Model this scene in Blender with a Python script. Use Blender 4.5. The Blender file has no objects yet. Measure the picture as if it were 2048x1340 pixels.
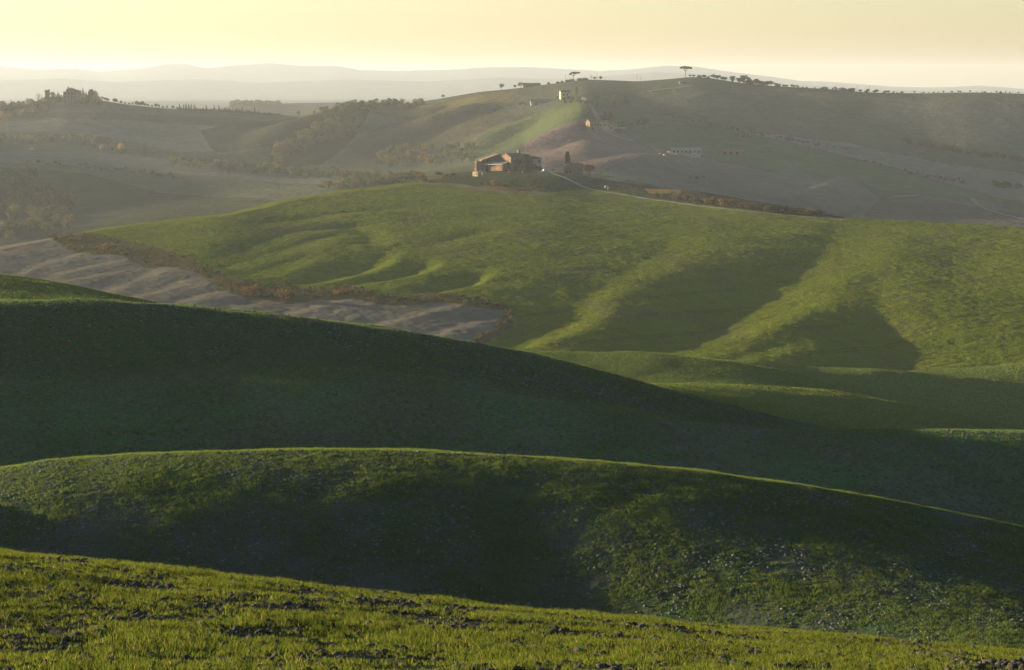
import bpy, bmesh, math, random
import numpy as np
from mathutils import Vector, Matrix
rng = np.random.default_rng(7)
random.seed(7)
C = bpy.context.scene.collection
S = bpy.context.scene
# ------------------------------------------------------------------ camera
F, HX, HY = 4619.0, 1024.0, 175.0          # focal length in photo pixels, principal column, eye-level row
cam = bpy.data.objects.new('camera', bpy.data.cameras.new('camera'))
C.objects.link(cam)
cam.location = (0, 0, 0)
cam.rotation_euler = (math.radians(90), 0, 0)
cam.data.sensor_width = 36.0
cam.data.lens = 36.0 * F / 2048.0
cam.data.shift_y = (HY - 670.0) / 2048.0
cam.data.clip_start = 0.5
cam.data.clip_end = 60000
S.camera = cam
# ------------------------------------------------------------------ light
SUN_AZ, SUN_EL = 66.0, 7.5                 # degrees left of the view direction, degrees above the horizon
a, e = math.radians(SUN_AZ), math.radians(SUN_EL)
sdir = Vector((-math.sin(a) * math.cos(e), math.cos(a) * math.cos(e), math.sin(e)))
w = bpy.data.worlds.new('World')
S.world = w
w.use_nodes = True
nt = w.node_tree
bg = nt.nodes['Background']
sky = nt.nodes.new('ShaderNodeTexSky')
sky.sky_type = 'NISHITA'
sky.sun_disc = False
sky.sun_elevation = e
sky.sun_rotation = -a
sky.altitude = 300
sky.air_density = 1.0
sky.dust_density = 1.2
sky.ozone_density = 1.0
tint = nt.nodes.new('ShaderNodeMix')
tint.data_type = 'RGBA'; tint.blend_type = 'MULTIPLY'
tint.inputs[0].default_value = 1.0
nt.links.new(sky.outputs[0], tint.inputs[6])
tint.inputs[7].default_value = (0.94, 0.96, 1.10, 1)
# hazy evening sky: most of its light stands low over the horizon
tc = nt.nodes.new('ShaderNodeTexCoord'); sp = nt.nodes.new('ShaderNodeSeparateXYZ')
nt.links.new(tc.outputs['Generated'], sp.inputs[0])
rp = nt.nodes.new('ShaderNodeValToRGB')
nt.links.new(sp.outputs['Z'], rp.inputs[0])
rp.color_ramp.elements[0].position = 0.0; rp.color_ramp.elements[0].color = (.80, .76, .74, 1)
rp.color_ramp.elements[1].position = 0.45; rp.color_ramp.elements[1].color = (.52, .59, .62, 1)
for q_, v_ in ((.04, (.93, .93, .92)), (.13, (.72, .78, .80))):
    el = rp.color_ramp.elements.new(q_); el.color = (*v_, 1)
grade = nt.nodes.new('ShaderNodeMix'); grade.data_type = 'RGBA'; grade.blend_type = 'MULTIPLY'; grade.inputs[0].default_value = 1.0
nt.links.new(tint.outputs[2], grade.inputs[6]); nt.links.new(rp.outputs[0], grade.inputs[7])
nt.links.new(grade.outputs[2], bg.inputs[0])
bg.inputs[1].default_value = 0.063
sun = bpy.data.objects.new('sun', bpy.data.lights.new('sun', 'SUN'))
C.objects.link(sun)
sun.location = (-300, 200, 120)
sun.rotation_euler = (-sdir).to_track_quat('-Z', 'Y').to_euler()
sun.data.energy = 5.0
sun.data.angle = math.radians(0.6)
sun.data.color = (1.0, 0.83, 0.55)
S.view_settings.view_transform = 'Standard'
S.view_settings.look = 'None'
S.view_settings.gamma = 1.0
S.view_settings.use_curve_mapping = False
S.view_settings.exposure = 2.0
cy = S.cycles
cy.max_bounces = 5; cy.diffuse_bounces = 2; cy.glossy_bounces = 1; cy.transmission_bounces = 3
cy.volume_bounces = 1; cy.transparent_max_bounces = 8
cy.caustics_reflective = False; cy.caustics_refractive = False
cy.use_denoising = True; cy.denoising_prefilter = 'NONE'
cy.sample_clamp_indirect = 4.0

# ------------------------------------------------------------------ helpers
def sm_curve(pts, xs, sigma=14.0):
    g = np.arange(-6400, 8400, 2.0)
    p = sorted(pts)
    v = np.interp(g, [q[0] for q in p], [q[1] for q in p])
    if sigma:
        n = int(sigma * 2)
        k = np.exp(-0.5 * (np.arange(-n, n + 1) * 2.0 / sigma) ** 2); k /= k.sum()
        v = np.convolve(np.pad(v, n, mode='edge'), k, mode='valid')
    return np.interp(xs, g, v)

def vnoise(x, y, seed=0):
    xi = np.floor(x).astype(np.int64); yi = np.floor(y).astype(np.int64)
    fx = x - xi; fy = y - yi
    fx = fx * fx * fx * (fx * (fx * 6 - 15) + 10); fy = fy * fy * fy * (fy * (fy * 6 - 15) + 10)
    def h(i, j):
        n = (i * 374761393 + j * 668265263 + seed * 982451653) & 0x7fffffff
        n = ((n ^ (n >> 13)) * 1274126177) & 0x7fffffff
        return ((n ^ (n >> 16)) & 0xffff) / 32767.5 - 1.0
    a0 = h(xi, yi); b0 = h(xi + 1, yi); c0 = h(xi, yi + 1); d0 = h(xi + 1, yi + 1)
    return (a0 * (1 - fx) + b0 * fx) * (1 - fy) + (c0 * (1 - fx) + d0 * fx) * fy

def fbm(x, y, octs=4, seed=0, gain=0.5):
    r = 0; amp = 1.0; t = 0
    for k in range(octs):
        r = r + amp * vnoise(x, y, seed + k * 17); t += amp; amp *= gain
        x = x * 2.03 + 5.3; y = y * 2.03 + 1.7
    return r / t

def inpoly(px, py, poly):
    r = np.zeros(px.shape, bool)
    n = len(poly)
    for i in range(n):
        x1, y1 = poly[i]; x2, y2 = poly[(i + 1) % n]
        if y1 == y2: continue
        c = ((y1 > py) != (y2 > py)) & (px < (x2 - x1) * (py - y1) / (y2 - y1) + x1)
        r ^= c
    return r

def sstep(x, a0, b0):
    t = np.clip((x - a0) / (b0 - a0), 0, 1)
    return t * t * (3 - 2 * t)

def pl(px, pts):
    p = sorted(pts)
    return np.interp(px, [q[0] for q in p], [q[1] for q in p])

# ------------------------------------------------------------------ terrain profile: crests and hollows, each a curve (column -> row) at its own distance
cols = np.concatenate([np.arange(-6000, -1500, 180), np.arange(-1500, -300, 40), np.arange(-300, -30, 10),
                       np.arange(-30, 2078, 2.5), np.arange(2078, 2400, 10), np.arange(2400, 3700, 40), np.arange(3700, 8001, 180)]).astype(float)
NC = len(cols)
def K(py, Y, sp=14.0, sy=60.0, add=0.0):
    py = [(0, py)] if isinstance(py, (int, float)) else py
    Y = [(0, Y)] if isinstance(Y, (int, float)) else Y
    return sm_curve(py, cols, sp) + add, sm_curve(Y, cols, sy)
c1 = [(-3000, 900), (-1000, 985), (-400, 1058), (0, 1108), (250, 1133), (480, 1160), (700, 1185), (900, 1207), (1100, 1228), (1300, 1246), (1600, 1272), (2048, 1312), (2600, 1360), (3400, 1420)]
c2 = [(-3000, 560), (-1300, 720), (-600, 860), (-250, 955), (-120, 958), (0, 938), (100, 922), (250, 910), (400, 905), (560, 901), (700, 900), (850, 903), (1000, 911), (1200, 924), (1400, 944), (1600, 971), (1800, 1005), (2048, 1056), (2400, 1150), (3400, 1400)]
c3 = [(-3000, 600), (-600, 770), (0, 780), (250, 768), (500, 745), (700, 748), (900, 772), (1000, 790), (1200, 815), (1400, 848), (1500, 857), (1700, 862), (2048, 863), (2500, 880), (3400, 960)]
c4 = [(-3000, 320), (-1100, 470), (-600, 556), (-250, 597), (0, 601), (200, 601), (330, 609), (520, 625), (760, 655), (950, 688), (1050, 706), (1150, 730), (1250, 757), (1350, 783), (1450, 808), (1550, 833), (1650, 855), (1800, 890), (2048, 940), (3000, 1100)]  # left of view the ridge is raised, unseen, to cast shade on the bench
c5 = [(-2000, 420), (-400, 498), (-200, 522), (0, 548), (100, 562), (200, 582), (300, 604), (400, 632), (600, 690), (800, 735), (1100, 772), (1290, 767), (1400, 767), (1500, 770), (1650, 782), (1800, 805), (1950, 836), (2048, 859), (2500, 960)]
c6 = [(-2000, 700), (0, 694), (400, 696), (700, 700), (900, 708), (1040, 702), (1200, 702), (1320, 705), (1404, 714), (1460, 721), (1550, 740), (1650, 765), (1750, 794), (2048, 880), (3000, 960)]
c7 = [(-2000, 695), (0, 690), (500, 692), (900, 698), (1040, 706), (1200, 708), (1300, 712), (1380, 718), (1444, 721), (1516, 719), (1629, 734), (1757, 737), (1853, 747), (1965, 758), (2048, 769), (2500, 820)]
c8 = [(-2000, 685), (0, 680), (500, 682), (900, 689), (1040, 695), (1300, 703), (1444, 716), (1629, 733), (1757, 737), (1830, 723), (1920, 720), (2048, 722), (2400, 735)]
c9 = [(-2000, 640), (-300, 545), (0, 494), (100, 477), (180, 461), (250, 450), (330, 441), (450, 429), (520, 412), (560, 401), (620, 391), (700, 379), (780, 370), (830, 361), (870, 351), (940, 344), (1000, 342), (1100, 344), (1150, 348), (1200, 357), (1300, 373), (1400, 384), (1500, 401), (1600, 420), (1680, 434), (1850, 443), (2048, 456), (2500, 485), (3400, 520)]
c9e = [(-2000, 645), (-300, 551), (0, 499), (100, 482), (180, 465), (250, 454), (330, 445), (450, 434), (520, 417), (560, 407), (620, 397), (700, 386), (830, 369), (920, 374), (1000, 386), (1090, 388), (1180, 381), (1240, 389), (1300, 399), (1400, 413), (1560, 431), (1690, 441), (1850, 450), (2048, 463), (2500, 490), (3400, 526)]
c10 = [(-2000, 470), (0, 470), (100, 462), (250, 440), (450, 418), (700, 372), (830, 352), (950, 340), (1100, 335), (1300, 360), (1500, 392), (1700, 425), (2048, 447), (2500, 470)]
c11 = [(-2500, 120), (-900, 150), (-600, 190), (-300, 250), (0, 298), (200, 318), (400, 330), (600, 345), (800, 340), (900, 325), (1050, 300), (1168, 262), (1250, 290), (1400, 320), (1550, 340), (1700, 365), (2048, 400), (2500, 420)]  # unseen left part of the villa hill raised to throw shade over the valley
c12 = [(-2500, 120), (-1500, 130), (-600, 175), (-250, 205), (0, 214), (60, 208), (130, 197), (190, 198), (240, 207), (330, 216), (450, 222), (540, 230), (590, 234), (640, 228), (700, 221), (830, 206), (900, 194), (960, 182), (1000, 178), (1060, 172), (1120, 165), (1170, 160), (1210, 161), (1270, 164), (1340, 159), (1380, 155), (1410, 156), (1470, 165), (1550, 173), (1650, 179), (1750, 186), (1850, 188), (1930, 185), (2048, 187), (2600, 200)]  # crest also lifted out of view at left, for the same valley shade
c13 = [(-2000, 222), (0, 226), (430, 222), (475, 206), (560, 209), (620, 207), (700, 206), (760, 211), (900, 219), (2048, 222), (2600, 222)]
c15 = [(-3000, 150), (-400, 140), (0, 131), (70, 139), (150, 136), (200, 143), (280, 137), (330, 128), (370, 127), (410, 136), (460, 131), (510, 128), (540, 126), (600, 131), (670, 131), (720, 140), (790, 142), (900, 139), (980, 134), (1060, 134), (1100, 136), (1200, 142), (1260, 139), (1330, 131), (1390, 133), (1450, 142), (1530, 152), (1600, 162), (1640, 163), (1700, 167), (1780, 173), (1850, 175), (1900, 174), (1960, 171), (2000, 174), (2048, 178), (2600, 170), (4000, 160)]
def off(c, d): return [(p, v + (d if not isinstance(d, list) else float(np.interp(p, [q[0] for q in d], [q[1] for q in d])))) for p, v in c]
c14 = [(-3000, 165), (0, 160), (120, 157), (230, 164), (400, 158), (520, 166), (690, 159), (850, 163), (1000, 156), (1110, 158), (1230, 151), (1310, 144), (1400, 147), (1480, 157), (1570, 168), (1750, 180), (2048, 186), (3000, 180)]
knots = [
    K(1345 + 760, 4),
    K(1352, 28),
    K(c1, [(0, 49), (1000, 46), (2048, 44)]),
    K(off(c1, [(0, 36), (600, 30), (1000, 21), (1300, 10), (1700, 0), (2048, -9)]), [(0, 101.5), (600, 101.5), (1000, 100.4), (1300, 97.4), (1700, 93.2), (2048, 89.5)], 70),
    K(c2, 116),
    K(off(c2, 8), [(0, 185), (2048, 190)]),
    K(c3, [(0, 201.6), (150, 203.6), (300, 204.8), (900, 206), (1400, 214), (2048, 220)], 30),
    K(off(c3, [(0, -16), (900, -14), (1400, -5), (1560, 5), (2048, 9)]), [(0, 205.5), (300, 208.9), (600, 210.5), (900, 213), (1200, 222), (1700, 262), (2048, 270)], 30),
    K(c4, [(0, 222), (300, 226), (500, 229.5), (900, 240), (1200, 252), (2048, 290)]),
    K(off(c4, 8), [(0, 290), (2048, 320)]),
    K(c5, [(0, 330), (1000, 345), (1400, 365), (2048, 372)]),
    K(off(c5, [(0, 9), (1200, 3), (2048, 6)]), [(0, 395), (2048, 402)]),
    K(c6, 435),
    K(off(c6, [(0, 4), (1000, 4), (1440, 6), (2048, 7)]), 455),
    K(c7, 487),
    K(off(c7, [(0, -4), (1000, -4), (1440, 3), (2048, 6)]), 510),
    K(c8, [(0, 545), (2048, 545)]),
    K(off(c8, [(0, -6), (1700, -3), (1800, 4), (2048, 6)]), [(0, 565), (1600, 570), (2048, 590)]),
    K(c9e, [(-600, 640), (0, 770), (180, 833), (250, 856), (330, 872), (450, 892), (520, 945), (560, 979), (620, 1013), (700, 1051), (830, 1126), (920, 1121), (1000, 1084), (1090, 1089), (1180, 1143), (1240, 1122), (1300, 1093), (1400, 1052), (1560, 1010), (1690, 995), (1850, 983), (2048, 962), (2600, 920)], 30, 30),
    K(c9, [(-600, 850), (0, 850), (330, 930), (560, 1050), (850, 1210), (1000, 1240), (1200, 1235), (1500, 1120), (1700, 1040), (1850, 1010), (2048, 985), (2600, 940)], 9),
    K(off(c9, 10), [(0, 1200), (1000, 1390), (2048, 1320)]),
    K(c10, [(0, 1300), (1000, 1480), (2048, 1430)]),
    K(c11, [(0, 1850), (700, 1800), (1168, 1850), (2048, 1780)]),
    K(c12, [(-500, 2300), (0, 2300), (600, 2350), (1000, 2400), (2048, 2300)], 6),
    K(off(c12, 14), 2900),
    K(c13, 3900),
    K(off(c13, 8), 4600),
    K(206, 6500),
    K(196, 9300),
    K(c14, 10800, 6),
    K(off(c14, 4), 11500),
    K(c15, 13600, 4),
    K(195, 15000),
]
NK = len(knots)
KP = np.array([k[0] for k in knots]); KY = np.array([k[1] for k in knots])
rows_per = [14, 150, 40, 170, 24, 120, 50, 130, 16, 50, 16, 50, 12, 50, 20, 50, 16, 400, 60, 24, 30, 170, 150, 16, 40, 12, 20, 20, 40, 8, 40, 8]
assert len(rows_per) == NK - 1, (len(rows_per), NK)
LY = np.log(KY)
# monotone slopes (rows as a function of log distance): crests become exact sky lines, nothing overshoots
H = np.diff(LY, axis=0); D = np.diff(KP, axis=0) / H
M = np.zeros_like(KP)
for k in range(1, NK - 1):
    same = D[k - 1] * D[k] > 0
    w1 = 2 * H[k] + H[k - 1]; w2 = H[k] + 2 * H[k - 1]
    with np.errstate(divide='ignore', invalid='ignore'):
        m = (w1 + w2) / (w1 / D[k - 1] + w2 / D[k])
    M[k] = np.where(same, m, 0)
M[0] = D[0]; M[-1] = D[-1]
M[17] = D[17] * .8
gp, gy, segrow = [], [], []
for k in range(NK - 1):
    n = rows_per[k]
    t = np.linspace(0, 1, n + 1)
    t = t[:-1] if k < NK - 2 else t
    segrow.append(sum(len(q) for q in gp))
    T = t[:, None]
    h00 = 2 * T**3 - 3 * T**2 + 1; h10 = T**3 - 2 * T**2 + T; h01 = -2 * T**3 + 3 * T**2; h11 = T**3 - T**2
    gp.append(h00 * KP[k] + h10 * H[k] * M[k] + h01 * KP[k + 1] + h11 * H[k] * M[k + 1])
    gy.append(np.exp(LY[k] + T * H[k]))
segrow.append(sum(len(q) for q in gp) - 1)
GP = np.concatenate(gp); GY = np.concatenate(gy)
NR = GP.shape[0]
# the second field: steep at its foot, flattening to the crest
a_, b_ = segrow[3], segrow[4]
yf, yt = KY[3], KY[4]; zf, zt = -(KP[3] - HY) / F * yf, -(KP[4] - HY) / F * yt
sz = (GY[a_:b_] - yf) / (yt - yf)
GP[a_:b_] = HY - (zf + (zt - zf) * (1 - (1 - sz) ** 1.7)) / GY[a_:b_] * F
# the green hill itself is laid out straight in space: an even slope from its foot to the field's upper edge
a_, b_ = segrow[17], segrow[18]
tz = np.linspace(0, 1, b_ - a_ + 1)[:-1, None]
yf, yt = KY[17], KY[18]; zf, zt = -(KP[17] - HY) / F * yf, -(KP[18] - HY) / F * yt
GY[a_:b_] = yf + (yt - yf) * tz ** 1.15
sz = (GY[a_:b_] - yf) / (yt - yf)
GP[a_:b_] = HY - (zf + (zt - zf) * (sz + .05 * np.sin(np.pi * sz))) / GY[a_:b_] * F
GX = (cols[None, :] - HX) / F * GY
GZ = -(GP - HY) / F * GY
COLS2 = np.broadcast_to(cols[None, :], GP.shape)

def base_hit(px, py, r0, r1):
    """point of the smooth surface seen at photo pixel (px, py) among grid rows r0..r1 -> (x, y)"""
    c = np.interp(px, cols, np.arange(NC)); i = int(c); f = c - i
    i2 = min(i + 1, NC - 1)
    p = GP[r0:r1, i] * (1 - f) + GP[r0:r1, i2] * f
    y = GY[r0:r1, i] * (1 - f) + GY[r0:r1, i2] * f
    b = np.nonzero(p <= py)[0]
    j = b[0] if len(b) else len(p) - 1
    if j > 0 and len(b) and p[j - 1] > p[j]:
        g = (p[j - 1] - py) / (p[j - 1] - p[j]); yy = y[j - 1] + (y[j] - y[j - 1]) * min(max(g, 0), 1)
    else: yy = y[j]
    return (px - HX) / F * yy, yy

def relief(poly, r0, r1, sharp=1.0, vee=False):
    """a spur along a crest line: poly = (px, py, height, left width, right width) seen on the smooth surface"""
    P = np.array([base_hit(q[0], q[1], r0, r1) for q in poly]); A = np.array([q[2:5] for q in poly], float)
    n = len(P)
    # densify with Catmull-like smoothing
    tt = np.linspace(0, n - 1, (n - 1) * 8 + 1)
    P = np.stack([np.interp(tt, range(n), P[:, k]) for k in (0, 1)], 1); A = np.stack([np.interp(tt, range(n), A[:, k]) for k in (0, 1, 2)], 1)
    for _ in range(6):
        P[1:-1] = (P[:-2] + 2 * P[1:-1] + P[2:]) / 4
    wm = A[:, 1:].max() * 1.1
    X = GX[r0:r1]; Yv = GY[r0:r1]
    bx = (X > P[:, 0].min() - wm) & (X < P[:, 0].max() + wm) & (Yv > P[:, 1].min() - wm) & (Yv < P[:, 1].max() + wm)
    ii = np.nonzero(bx)
    if not len(ii[0]): return
    x = X[ii]; y = Yv[ii]
    best = np.full(x.shape, 1e18); sd = np.zeros(x.shape); tp = np.zeros(x.shape)
    for k in range(len(P) - 1):
        d = P[k + 1] - P[k]; L2 = d @ d + 1e-9
        t = np.clip(((x - P[k, 0]) * d[0] + (y - P[k, 1]) * d[1]) / L2, 0, 1)
        qx = x - P[k, 0] - t * d[0]; qy = y - P[k, 1] - t * d[1]
        dd = qx * qx + qy * qy
        m = dd < best
        best[m] = dd[m]; tp[m] = (k + t)[m]
        # right of a line that runs toward the camera (decreasing y) is +x
        sd[m] = (np.sign(-(d[0] * qy - d[1] * qx)) * np.sqrt(dd))[m] * (1 if d[1] > 0 else -1)
    hh = np.interp(tp, range(len(A)), A[:, 0]); wl = np.interp(tp, range(len(A)), A[:, 1]); wr = np.interp(tp, range(len(A)), A[:, 2])
    u = np.where(sd < 0, -sd / wl, sd / wr)
    left = 0.5 + 0.5 * np.cos(np.pi * np.clip(u, 0, 1))
    right = (1 - sharp) * left + sharp * np.cos(np.pi / 2 * np.clip(u, 0, 1))
    dz = hh * np.where(sd < 0, left, right)
    if vee:
        v = 1 - np.sin(np.pi / 2 * np.clip(u, 0, 1))
        dz = hh * np.where(sd < 0, v, left)
    Z = GZ[r0:r1]
    Z[ii] += dz
# ------------------------------------------------------------------ relief: spurs and gullies of the fields
GH0, GH1 = segrow[15], segrow[19] + 12
PY0 = GP.copy()                              # rows of the smooth surface, used to lay out crops
def rel(*pts, sharp=1.0): relief(pts, GH0, GH1, sharp)
# gullies of the green hill: a broad bank on the sunward side, a short one beyond the axis
def gul(*pts, wr=2.1): relief([(p[0], p[1], -p[2] * .66, p[3] * .95, p[4] * wr) for p in pts], GH0, GH1, 1.0, True)
gul((690, 440, 0, 14, 6), (715, 455, 1.0, 15, 6), (735, 470, 1.5, 16, 6), (742, 482, 1.1, 14, 5), (735, 492, 0, 12, 5))
gul((790, 486, 0, 20, 6), (772, 500, 0.8, 22, 6), (752, 517, 2.0, 24, 6), (736, 528, 2.8, 20, 6), (640, 557, 1.8, 16, 6), (590, 567, .8, 12, 5), (560, 574, 0, 10, 5), wr=1.5)
gul((860, 508, 0, 14, 5), (852, 518, 0.6, 16, 5), (846, 531, 1.6, 16, 5), (822, 542, 2.4, 15, 5), (742, 557, 1.8, 13, 5), (697, 568, .7, 11, 5), (670, 574, 0, 10, 5), wr=1.5)
gul((964, 528, 0, 16, 5), (962, 537, 0.6, 18, 5), (960, 547, 1.6, 17, 5), (932, 559, 2.4, 15, 5), (861, 580, 1.5, 12, 5), (820, 588, 0, 10, 5), wr=1.5)
gul((1100, 560, 0, 22, 5), (1092, 574, 0.7, 24, 5), (1094, 590, 0.7, 24, 5), (1080, 604, 0, 20, 5), wr=1.5)
gul((1215, 560, 0, 26, 6), (1165, 582, 1.8, 32, 6), (1128, 619, 3.2, 36, 7), (1077, 651, 3.6, 34, 7), (1000, 682, 3.0, 26, 6), (955, 697, 0, 20, 6))
gul((1720, 440, 0, 18, 10), (1670, 462, 1.0, 22, 9), (1640, 500, 2.2, 30, 9), (1545, 552, 4.0, 40, 9), (1450, 600, 5.2, 46, 9), (1409, 622, 5.4, 46, 8), (1379, 650, 5.2, 44, 8), (1307, 680, 4.4, 40, 8), (1250, 701, 3.6, 34, 8), (1200, 712, 0, 30, 8), wr=3.2)
gul((1360, 470, 0, 18, 9), (1330, 488, .8, 20, 9), (1270, 530, 1.1, 22, 8), (1200, 568, .7, 20, 8), (1170, 580, 0, 18, 8))
gul((1580, 664, 0, 20, 6), (1558, 676, 1.6, 24, 6), (1512, 692, 1.9, 24, 6), (1460, 712, 1.3, 18, 6), (1430, 720, 0, 14, 6))
gul((1740, 618, 0, 26, 9), (1788, 648, 2.6, 36, 8), (1804, 680, 4.2, 42, 8), (1807, 705, 4.4, 44, 7), (1806, 735, 3.0, 40, 7), (1800, 745, 0, 30, 7), wr=5.5)
gul((1910, 480, 0, 20, 16), (1905, 520, 1.2, 24, 16), (1905, 560, 1.2, 24, 16), (1890, 590, 0, 20, 16))
gul((2120, 670, 0, 30, 10), (2060, 694, 1.6, 34, 10), (2030, 712, 1.6, 34, 10), (1980, 722, 0, 30, 10))
for L, d, wl in (([(720, 440), (694, 449), (588, 459), (502, 490), (434, 514), (400, 525)], 1.2, 14), ([(690, 458), (660, 466), (554, 497), (451, 531), (425, 540)], 1.2, 12),
                 ([(640, 500), (600, 512), (540, 532), (490, 553)], 1.1, 11), ([(1010, 452), (964, 462), (878, 481), (820, 500)], 1.1, 16), ([(1040, 556), (1000, 560), (913, 566), (850, 585)], .6, 10),
                 ([(800, 415), (700, 421), (560, 440), (440, 458)], .9, 15), ([(1480, 530), (1400, 560), (1330, 590), (1250, 600)], .5, 14), ([(1700, 560), (1600, 600), (1500, 640), (1420, 665)], .7, 16)):
    gul(*[(p[0], p[1], 0 if i in (0, len(L) - 1) else d, wl, 6) for i, p in enumerate(L)])
# grey ploughed field below the hedge: rounded lobes
for L in ([(190, 495), (152, 504), (100, 517), (50, 530), (10, 545)], [(235, 514), (205, 522), (156, 532), (100, 544), (50, 560)], [(240, 533), (212, 541), (147, 553), (100, 560), (60, 575)],
          [(330, 530), (299, 541), (258, 556), (223, 569), (188, 582), (160, 595)], [(365, 552), (339, 563), (287, 583), (246, 594), (200, 610)], [(455, 570), (430, 579), (376, 593), (328, 609), (290, 625)],
          [(540, 594), (515, 599), (440, 612), (390, 628)], [(700, 588), (671, 595), (607, 609), (553, 623), (510, 640)], [(905, 600), (880, 607), (805, 626), (752, 639), (700, 655)], [(1012, 615), (985, 622), (913, 639), (838, 663), (790, 680)]):
    gul(*[(p[0], p[1], 0 if i == 0 else .8, 18, 3.6) for i, p in enumerate(L)])
# far spurs: the lit green spur below the hamlet, wooded left shoulder
FH0, FH1 = segrow[21], segrow[23] + 6
def frel(*pts, sharp=.6): relief(pts, FH0, FH1, sharp)
frel((1190, 205, 0, 60, 40), (1180, 222, 10, 70, 50), (1165, 255, 14, 70, 45), (1110, 285, 12, 65, 40), (1040, 310, 8, 50, 35), (980, 325, 0, 40, 30))
frel((860, 205, 0, 50, 60), (760, 218, 8, 50, 70), (660, 244, 12, 50, 80), (590, 270, 12, 45, 80), (545, 295, 6, 40, 60), (520, 315, 0, 40, 60))
frel((1000, 205, 0, 40, 30), (940, 222, 6, 40, 35), (850, 250, 7, 40, 40), (760, 285, 5, 40, 40), (690, 312, 0, 30, 30))
frel((1150, 225, 0, 40, 25), (1060, 245, 5, 40, 25), (990, 272, 4, 40, 25), (930, 298, 0, 30, 25))
frel((1420, 316, 0, 30, 20), (1380, 322, 6, 30, 22), (1340, 332, 5, 26, 20), (1290, 350, 0, 26, 18))
frel((1640, 352, 0, 34, 22), (1605, 360, 8.5, 34, 26), (1560, 376, 7, 30, 24), (1530, 392, 0, 26, 20))
frel((1730, 376, 0, 34, 24), (1695, 381, 10, 36, 28), (1640, 399, 8, 32, 26), (1600, 412, 0, 26, 20))
frel((1320, 313, 0, 24, 18), (1280, 321, 5, 26, 20), (1230, 334, 4, 24, 20), (1180, 345, 0, 24, 20))
# uneven ground everywhere, scaled with the field
def rows(k0, k1): return slice(segrow[k0], segrow[k1])
def rough(k0, k1, *terms):
    s = rows(k0, k1)
    for amp, sc, o in terms:
        GZ[s] += amp * fbm(GX[s] / sc, GY[s] / sc, o, seed=int(sc * 10))
rough(1, 3, (.10, 2.2, 3), (.035, .35, 2))
rough(3, 5, (.055, 2.6, 3), (.03, .45, 2))
rough(5, 10, (.22, 7.0, 3), (.06, .9, 2))
rough(10, 16, (.45, 18, 3), (.06, 2.0, 2))
rough(16, 20, (.55, 26, 3), (.15, 3.2, 2), (.07, 1.3, 1))
rough(20, 24, (2.0, 110, 4),)
rough(24, 27, (3.0, 200, 3),)
rough(27, 29, (6.0, 500, 3),)
rough(29, 31, (3.0, 260, 4),)

# ------------------------------------------------------------------ crops: the colour each piece of land has, plus some painted slope shade
COL = np.zeros(GP.shape + (3,), np.float32); RUF = np.ones(GP.shape, np.float32)
def fill(sl, c): COL[sl] = c
GREEN = (.122, .148, .016); CLAY = (.172, .150, .112); SCRUB = (.105, .090, .038)
fill(rows(0, 5), (.105, .095, .055)); fill(rows(5, 9), (.050, .075, .030)); fill(rows(9, 16), (.115, .145, .034))
fill(rows(16, 20), GREEN); fill(rows(20, 24), (.088, .096, .056)); fill(rows(24, 27), (.07, .07, .045)); fill(slice(segrow[27], NR), (.06, .07, .05))
def crop(k0, k1, poly, c, mix=1.0, jit=0.0):
    s = rows(k0, k1)
    px = COLS2[s]; py = PY0[s]
    if jit:
        px = px + jit * fbm(GX[s] / 6, GY[s] / 6, 3, 91); py = py + jit * .5 * fbm(GX[s] / 6, GY[s] / 6, 3, 92)
    m = inpoly(px, py, poly)
    sub = COL[s]
    sub[m] = sub[m] * (1 - mix) + np.array(c, np.float32) * mix
    if c is CLAY: RUF[s][m] = .16
UP = [(99, 474), (120, 468), (154, 463), (205, 471), (260, 483), (308, 493), (376, 515), (400, 531), (434, 541), (468, 562), (499, 560), (533, 575), (561, 566), (585, 572), (636, 582), (684, 568), (708, 572), (759, 592), (803, 589), (878, 587), (913, 589), (995, 603), (1026, 620), (1028, 642), (980, 672), (945, 694)]
LO = [(99, 476), (137, 500), (191, 511), (239, 512), (290, 535), (342, 533), (400, 548), (434, 577), (468, 590), (492, 599), (523, 597), (581, 605), (619, 600), (667, 597), (708, 600), (759, 610), (810, 609), (861, 604), (896, 604), (947, 614), (1003, 616), (1010, 634), (960, 668), (940, 684)]
crop(11, 20, [(-3000, 800), (-3000, 560), (-300, 545), (0, 488), (99, 470)] + UP + [(900, 800)], CLAY)
crop(11, 20, UP + LO[::-1], SCRUB, jit=5)
crop(16, 20, [(800, 368), (830, 364), (920, 370), (960, 379), (1000, 385), (1090, 386), (1150, 379), (1178, 377), (1230, 384), (1300, 397), (1400, 410), (1560, 428), (1690, 436), (1690, 300), (800, 300)], (.055, .07, .026))
crop(16, 20, [(1185, 374), (1250, 381), (1330, 387), (1420, 396), (1560, 419), (1690, 436), (1690, 300), (1150, 300), (1195, 362), (1240, 372)], (.060, .050, .036))
crop(16, 20, [(1290, 377), (1360, 379), (1360, 386), (1300, 386)], (.24, .15, .05), jit=6)
crop(16, 20, [(840, 364), (920, 367), (960, 376), (1010, 382), (1090, 383), (1090, 387), (1000, 387), (955, 382), (900, 371), (840, 368)], (.16, .125, .085))
crop(16, 20, [(930, 375), (1000, 372), (1090, 377), (1090, 381), (1000, 380), (950, 379)], (.17, .11, .04), mix=.8, jit=6)
crop(16, 20, [(830, 362), (870, 349), (915, 346), (880, 356), (845, 364)], (.13, .10, .04), mix=.6, jit=6)
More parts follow.
